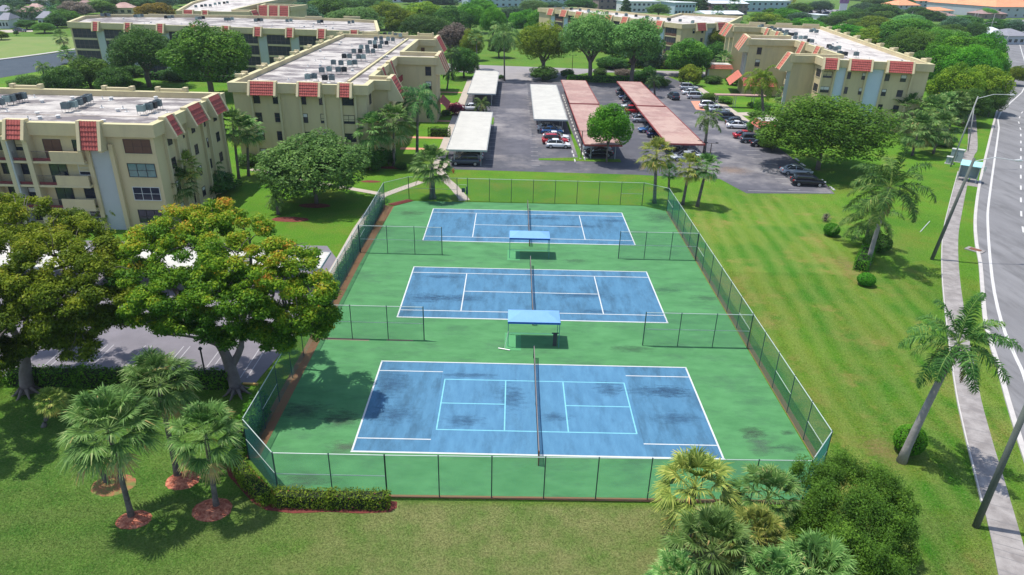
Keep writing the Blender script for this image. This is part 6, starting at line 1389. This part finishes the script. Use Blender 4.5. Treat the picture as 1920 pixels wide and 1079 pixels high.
for (a,b_,c,l) in ((1072,143,104,'lamp post on the tree island behind the left pink carport'),(1183,140,108,'lamp post on the tree island between the shrubs')): x,y=g2(a,b_); lamp(x,y,ht(a,b_,c),l)
x,y=g2(850,325); t=thing('fire_hydrant','red fire hydrant on the grass by the dark grey car','hydrant',(x,y,0)); b=MB(); b.tube([(0,0,0),(0,0,.5),(0,0,.62),(0,0,.72)],[.13,.12,.15,.04],10); b.tube([(-.22,0,.42),(.22,0,.42)],.07,8); b.build('barrel','hydrant_red',t)
x,y=g2(1205,321); flat('storm_drain','frame_dark',[(x-.9,y-.25),(x+.9,y-.25),(x+.9,y+.25),(x-.9,y+.25)],.024)
# ------------------------------------------------------------------ small roofed structures by the right hand block
def booth(px,py,w_,d_,h,label,mat='tile_coral'):
    x,y=g2(px,py); t=thing('gatehouse',label,'booth',(x,y,0)); b=MB(); b.box(-w_/2,w_/2,-d_/2,d_/2,0,h-.9); b.build('wall','stucco',t)
    b=MB(); a,c=w_/2+.5,d_/2+.5; e,g_=w_/2-.1,d_/2-.1
    b.add([(-a,-c,h-1.1),(a,-c,h-1.1),(a,c,h-1.1),(-a,c,h-1.1),(-e,-g_,h),(e,-g_,h),(e,g_,h),(-e,g_,h)],[(0,1,5,4),(1,2,6,5),(2,3,7,6),(3,0,4,7)]); f=Fac((-w_/2-.5,-d_/2-.5),(w_/2+.5,-d_/2-.5),(0,0,0))
    for k in range(3): z=h-1.1+.36*k; q=.2*k; b.box(-a+q-.03,a-q+.03,-c+q-.03,c-q+.03,z,z+.05)
    rf=b.build('tile_skirt',mat,t); b=MB(); b.box(-e,e,-g_,g_,h-.05,h+.06); b.build('roof','roof_white',rf)
    for s in(-1,1): b=MB(); b.box(s*(w_/2+.3)-.2,s*(w_/2+.3)+.2,-d_/2-.35,-d_/2+.05,0,h-1.1); b.build('pillar','stucco_white',t)
booth(1345,145,6,4,3.6,'small tiled booth behind the pale bushy tree by the street'); booth(1434,262,3.6,3.4,3.6,'small gatehouse with coral tiled skirt beside the broad tree')
t=thing('covered_walkway','pink roofed covered walkway from the lot to the right hand block entrance','walkway',(47,121,0)); b=MB(); b.box(-4.5,6.5,-.9,.9,2.6,2.8); b.build('roof','carport_pink',t)
for x_ in (-4,0,4,6): 
    for s in(-.7,.7): b=MB(); b.tube([(x_,s,0),(x_,s,2.6)],.07,6); b.build('post','post_metal',t)
flat('footpath','path_concrete',[(44.5,100),(46.2,100),(46.2,150),(44.5,150)],.03); flat('footpath','path_concrete',[(46.2,112),(54,111),(56,114),(53,117),(46.2,115)],.026); flat('footpath','path_concrete',[(46.2,103),(53,103),(53,104.2),(46.2,104.2)],.026); flat('footpath','pink_path',pg([(1295,190),(1312,190),(1322,208),(1305,206)]),.034)
# ------------------------------------------------------------------ poles along the road
def upole(bx,by,tx,ty,r0,r1,mat,label,arm=None,name='utility_pole',topz=None):
    b0=G(bx,by); d=ray(tx,ty); k=(b0[1]-CAM[1])/d[1]; q=CAM+d*k
    t=thing(name,label,'pole',(float(b0[0]),float(b0[1]),0)); tp=np.array([q[0]-b0[0],0,q[2]]); b=MB(); b.tube([(0,0,-.1),tuple(tp*.5),tuple(tp)],[r0,(r0+r1)/2,r1],10); b.build('pole',mat,t,smooth=True)
    if arm:
        d=ray(*arm[0]); k=(b0[1]-CAM[1])/d[1]; e=CAM+d*k-np.array([b0[0],b0[1],0]); b=MB(); s_=tp*.97; m=(s_+e)/2+np.array([0,0,.35]); b.tube([tuple(s_),tuple(m),tuple(e)],.045,6); ar=b.build('lamp_arm','alu',t)
        b=MB(); b.tube([tuple(e),tuple(e+np.array([.45,0,.0])),tuple(e+np.array([.9,0,-.03]))],[.07,.15,.05],8); b.build('lamp_head','alu',ar)
    return t
upole(1747,487,1827,297,.20,.14,'wood_pole','green tinged leaning pole beside the sidewalk, nearer of the two with a lamp arm',[(1902,301)])
upole(1829,988,1952,700,.19,.14,'wood_pole','thick leaning wooden pole cut off by the right edge of the view')
upole(1782,313,1834,181,.13,.09,'conc_pole','slender pole with a street lamp arm beside the palm clump',[(1893,178)],'street_lamp')
upole(1815,285,1826,204,.10,.08,'conc_pole','thin pole standing just behind the slender street lamp')
upole(1880,93,1893,63,.14,.1,'conc_pole','distant street lamp at the far bend of the road',[(1917,60)],'street_lamp')
upole(1834,72,1840,46,.14,.1,'conc_pole','distant street lamp left of the grey house',[(1866,42)],'street_lamp')
for (a,b_,c,d,l) in [(1826,54,1836,22,'right one of two close distant poles in front of the orange roofs'),(1820,53,1830,24,'left one of two close distant poles in front of the orange roofs'),(1852,72,1866,26,'distant utility pole left of the grey roofed house at the bend'),(1740,48,1746,32,'short distant pole in front of the low grey house'),(1688,34,1692,22,'distant pole below the orange roofed house'),(1703,42,1712,22,'distant pole right of the orange roofed house'),(1525,20,1527,2,'thin distant pole left of the purple sign'),(1625,16,1628,0,'thin distant pole well right of the purple sign'),(1612,15,1611,6,'short distant pole just right of the purple sign')]: upole(a,b_,c,d,.16,.1,'conc_pole',l)
# wires low down, the shelter, cabinets, drain, pipe
x,y=g2(1812,340); t=thing('bus_shelter','bus shelter with pale teal gabled roof beside the sidewalk','bus shelter',(x,y,0),-.62)
b=MB(); z=2.5; v=[(-1.35,-.95,z),(1.35,-.95,z),(1.35,.95,z),(-1.35,.95,z),(-1.35,0,z+.6),(1.35,0,z+.6)]; b.add(v,[(0,1,5,4),(3,4,5,2)]); b.add([(p[0],p[1],p[2]-.07) for p in v],[(4,5,1,0),(2,5,4,3),(0,3,4),(1,5,2)][:4]); b.build('roof','roof_teal',t)
b=MB(); b.box(-1.2,1.2,.7,.75,.4,2.1); b.build('back_wall','cab_green',t)
for s in(-1,1): b=MB(); b.box(s*1.2-.02,s*1.2+.02,-.3,.7,.4,2.1); b.build('side_panel','cab_green',t)
for sx in(-1.2,1.2):
    for sy in(-.75,.75): b=MB(); b.tube([(sx,sy,0),(sx,sy,2.5)],.05,8); b.build('post','cab_green',t)
b=MB(); b.box(-1.1,1.1,.25,.68,.42,.5); b.build('bench','alu',t)
for i,(px,py,w_,h_,l) in enumerate([(1791,303,1.8,2.0,'tall pale utility cabinet behind the slender street lamp'),(1779,307,1.0,1.1,'lower utility cabinet beside the tall one')]):
    x,y=g2(px,py); t=thing('utility_cabinet',l,'cabinet',(x,y,0),-.6); b=MB(); b.box(-w_/2,w_/2,-.45,.45,.08,h_); b.build('body','cab_green',t); b=MB(); b.box(-w_/2-.04,w_/2+.04,-.5,.5,h_,h_+.06); b.build('lid','alu',t); b=MB(); b.box(-w_/2-.1,w_/2+.1,-.6,.6,0,.08); b.build('plinth','kerb_conc',t); b=MB(); b.box(-.015,.015,-.47,-.451,.15,h_-.08); b.box(.08,.14,-.48,-.451,h_*.5,h_*.5+.18); b.build('door_seam','frame_dark',t)
x,y=g2(1828,470); t=thing('storm_inlet','square rusty storm drain inlet at the road edge','drain',(x,y,0),-.9); b=MB(); b.box(-.9,.9,-.6,.6,0,.10); b.build('apron','concrete',t); b=MB(); b.box(-.55,.55,-.35,.35,.10,.15); b.build('grate','rust',t)
x0_,y0_=g2(1725,436); x1_,y1_=g2(1743,416); t=thing('loose_pipe','thin pale pipe lying on the right lawn','pipe',(x0_,y0_,.05)); b=MB(); b.tube([(0,0,0),(x1_-x0_,y1_-y0_,0)],.05,6); b.build('pipe','alu',t)
x,y=g2(1838,345); t=thing('bus_stop_sign','slim bus stop sign post on the verge by the shelter','sign',(x,y,0)); b=MB(); b.tube([(0,0,0),(0,0,2.6)],.03,6); b.build('pole','alu',t); b=MB(); b.box(-.02,.02,-.22,.22,1.9,2.6); b.build('sign_plate','cab_green',t)
# ------------------------------------------------------------------ far houses
def house(px0,px1,py,depth,h,label,wall='wall_white',roof='roof_pale',kind='hip',rh=1.6,ang=0.,nwin=6,storeys=2,cat='house',group='houses in the distance',name='house'):
    "base line between pixels px0 and px1 in row py"
    a=G(px0,py)[:2]; c=G(px1,py)[:2]; m=(a+c)/2; w_=np.linalg.norm(c-a); th=math.atan2(*(c-a)[::-1])+ang
    t=thing(name,label,cat,(float(m[0]),float(m[1]),0),th,group); b=MB(); b.box(-w_/2,w_/2,0,depth,-.1,h); b.build('wall',wall,t)
    b=MB(); e=.6; A_=w_/2+e
    if kind=='flat':
        b.box(-A_,A_,-e,depth+e,h,h+.35)
    elif kind=='gable':
        v=[(-A_,-e,h),(A_,-e,h),(A_,depth+e,h),(-A_,depth+e,h),(-A_,depth/2,h+rh),(A_,depth/2,h+rh)]; b.add(v,[(0,1,5,4),(1,2,5),(2,3,4,5),(3,0,4),(3,2,1,0)])
    else:
        k=min(depth/2,w_/2-.5); v=[(-A_,-e,h),(A_,-e,h),(A_,depth+e,h),(-A_,depth+e,h),(-A_+k,depth/2,h+rh),(A_-k,depth/2,h+rh)]; b.add(v,[(0,1,5,4),(1,2,5),(2,3,4,5),(3,0,4),(3,2,1,0)])
    b.build('roof',roof,t)
    for s in range(storeys):
        z=.9+s*(h/storeys)
        for k in range(nwin):
            x=-w_/2+w_*(k+.5)/nwin; ww=min(1.6,w_/nwin*.55); b=MB(); b.box(x-ww/2,x+ww/2,-.06,.01,z,z+1.3); b.build('window','glass_dark',t)
    return t
house(878,1063,14,14,6.6,'long blue grey two storey building with white roof at the top centre','wall_blue','roof_pale','gable',1.6,nwin=16)
house(735,880,5,12,6.4,'pale low building behind the tree belt at the top','wall_white','roof_grey','flat',nwin=12)
house(1122,1168,18,14,7.,'brown building at the top left of the conifer','wall_brown','roof_grey','hip',2.,nwin=4)
house(1176,1236,24,16,6.4,'white two storey building with pale roof right of the conifer','wall_white','roof_pale','flat',nwin=7)
house(1264,1302,28,18,6.8,'pale blue gabled building with white roof at the top','wall_blue','roof_pale','flat',nwin=6)
house(1332,1400,28,16,6.6,'long brownish building with white roof at the top','wall_brown','roof_pale','gable',1.4,nwin=8)
house(1322,1392,38,14,3.2,'long low white roof in front of the brownish building','wall_brown','roof_pale','gable',1.4,nwin=6,storeys=1)
house(1396,1480,22,40,6.6,'wide white roofed building at the top right of centre','wall_blue','roof_pale','flat',nwin=8)
house(1330,1352,5,20,5,'small white roof at the very top','wall_white','roof_pale','flat',nwin=3)
house(1540,1556,22,6,2.2,'white roofed shed by the parked cars','wall_white','roof_pale','flat',nwin=2,storeys=1)
house(1535,1550,38,10,2.6,'white low roof among trees right of centre top','wall_white','roof_pale','flat',nwin=2,storeys=1)
house(1590,1612,42,14,2.8,'pale long roof glimpsed between trees behind the right hand block','wall_white','roof_pale','flat',nwin=2,storeys=1)
house(1592,1616,64,8,3.4,'house with pinkish roof behind the right hand block','wall_white','carport_pink','hip',1.8,nwin=2,storeys=1)
house(1682,1722,24,16,5,'orange roofed house at the top right','wall_grey','tile_orange','hip',3.5,nwin=4)
house(1720,1756,14,20,5,'orange roofed house farthest at the top right','wall_grey','tile_orange','hip',4.,nwin=4)
house(1742,1786,30,14,3.4,'low grey house with coral roof edge at the top right','wall_white','tile_orange','hip',1.8,nwin=3,storeys=1)
house(1745,1790,40,14,3.2,'brown roofed bungalow at the top right','wall_white','tile_brown','hip',2.2,nwin=3,storeys=1)
house(1790,1868,26,26,6.6,'long building with a sweeping orange tiled roof at the top right','wall_grey','tile_orange','hip',5.5,nwin=8)
house(1862,1990,34,34,7.,'large building with the tallest orange tiled roof at the top right','wall_grey','tile_orange','hip',8.,nwin=8)
house(1840,1885,36,12,3.2,'brown roofed house below the large orange roof','wall_brown','tile_brown','hip',2.2,nwin=3,storeys=1)
house(1852,1886,80,12,3.6,'white house with pale grey roof beside the road bend','wall_white','roof_pale','hip',2.4,nwin=4,storeys=1)
house(1886,1930,84,14,3.6,'blue grey house beside the road bend','wall_grey','roof_grey','hip',2.4,nwin=4,storeys=1)
for i,(a,c,y,w_,r_,l) in enumerate([(-6,22,36,'wall_grey','roof_grey','grey roofed house at the left edge beyond the canal'),(0,18,54,'wall_white','roof_grey','white walled house with dark windows beyond the canal'),(34,66,38,'wall_white','tile_brown','brown roofed house with gable beyond the canal'),(52,76,32,'wall_white','carport_pink','house with pinkish red tiled roof beyond the canal'),(74,95,50,'wall_white','roof_grey','low garage with grey roof beyond the canal'),(92,118,10,'wall_grey','roof_grey','grey roofed house at the top left'),(140,178,24,'wall_white','tile_brown','reddish roofed house behind the leafless tree'),(212,250,28,'stucco','carport_pink','beige house with pinkish hip roof behind the back left block'),(20,60,6,'wall_grey','roof_grey','grey house at the very top left'),(62,90,14,'wall_grey','roof_grey','dark grey roof between palms at the top left')]): house(a,c,y,12,3.2,l,w_,r_,'hip',2.2,nwin=3,storeys=1)
flat('driveway','path_concrete',pg([(0,62),(62,60),(60,55),(0,57)]),.02); flat('parking_lot','street_asphalt',[tuple(p) for p in pg([(1495,28),(1600,36),(1590,20),(1500,14)])],.02); flat('lawn','grass',pg([(1440,28),(1490,30),(1480,12),(1445,14)]),.006)
x,y=g2(1579,24); t=thing('roadside_sign','tall purple and white advertising sign at the top right','sign',(x,y,0)); b=MB(); b.box(-3.2,3.2,-.4,.4,6.,13.5); b.build('sign_panel','sign_purple',t); b=MB(); b.box(-2.6,2.6,-.3,.3,0,6.); b.build('base','wall_white',t)
for i in range(14):
    px=1500+i*7; car(px,19+(i%2)*3.5+ i*.45,'sedan',['car_white','car_silver','car_slate','car_blue'][i%4],nth(i)+' distant car from the left in the rows near the purple sign',.4*i,'distant parked cars')
car(38,60,'sedan','car_slate','dark car on the driveway beyond the canal',0,'distant parked cars'); car(1872,81,'sedan','car_white','white car in front of the white house at the road bend',.4,'distant parked cars')
# everything copied gets its plain name with Blender's own suffix; unit prototypes left unused are removed
# ------------------------------------------------------------------ thin haze over the whole place
hz=bpy.data.materials.new('haze'); hz.use_nodes=True; n=hz.node_tree; n.nodes.remove(n.nodes['Principled BSDF'])
pv=n.nodes.new('ShaderNodeVolumePrincipled'); pv.inputs['Color'].default_value=(.80,.89,1,1); pv.inputs['Density'].default_value=.00013; pv.inputs['Anisotropy'].default_value=.2
n.links.new(pv.outputs[0],n.nodes['Material Output'].inputs['Volume']); M['haze']=hz
b=MB(); b.box(-1590,1890,-110,2590,-1.2,40); b.build('haze','haze',kind='stuff')

# ------------------------------------------------------------------ blades of grass on the nearer lawns
rg=np.random.default_rng(12)
def inside(P,poly):
    x,y=P[:,0],P[:,1]; r=np.zeros(len(P),bool); n=len(poly)
    for i in range(n):
        x1,y1=poly[i]; x2,y2=poly[(i+1)%n]; c=((y1>y)!=(y2>y)); r^=c&(x<(x2-x1)*(y-y1)/(y2-y1+1e-12)+x1)
    return r
def blades(n,x0,x1,y0,y1,h):
    P=np.stack([rg.uniform(x0,x1,n),rg.uniform(y0,y1,n)],1)
    court=[(-19.2,-1.2),(-15.6,-5.5),(-8.2,-5.3),(-8.2,-4.2),(15.5,-4.2),(18.3,-1.1),(18.3,49),(-20,50)]
    k=~inside(P,court)&~inside(P,lotL)&~inside(P,[(-60,6),(-20,6),(-20,8),(-60,8)])&~inside(P,[tuple(p) for p in lot])
    for (mx_,my_,r_) in MUL: k&=np.hypot(P[:,0]-mx_,P[:,1]-my_)>r_
    S=np.array(SW); 
    for a,c in zip(S[:-1],S[1:]):
        t=c-a; L=np.linalg.norm(t); t=t/L; u=(P-a)@t; v=(P-a)@np.array([-t[1],t[0]]); k&=~((u>-.3)&(u<L+.3)&(np.abs(v)<.95))
    E=np.array(E1)
    for a,c in zip(E[:-1],E[1:]):
        t=c-a; L=np.linalg.norm(t); t=t/L; u=(P-a)@t; v=(P-a)@np.array([-t[1],t[0]]); k&=~((u>-.5)&(u<L+.5)&(v>-.5)&(v<30))
    P=P[k]; n=len(P); th=rg.uniform(0,6.28,n); w_=h*.42; d=np.stack([np.cos(th),np.sin(th)],1)*w_; lean=rg.normal(0,h*1.5,(n,2)); z=np.full(n,.0); hh=h*rg.uniform(.5,1.3,n)
    V=np.stack([np.column_stack([P-d,z]),np.column_stack([P+d,z]),np.column_stack([P+lean+d*.3,hh])],1).reshape(-1,3)
    return V
MUL=[(*g2(213,910),1.2),(*g2(343,901),.95),(*g2(251,975),.9),(*g2(398,956),1.05)]
V=np.concatenate([blades(330000,-46,32,-17,-4,.045),blades(60000,-46,-19,-4,6.5,.045),blades(150000,18,46,-4,30,.045),blades(60000,18,70,30,64,.05)])
npmesh('grass_blades',V,np.arange(len(V)).reshape(-1,3),'grass')['kind']='stuff'
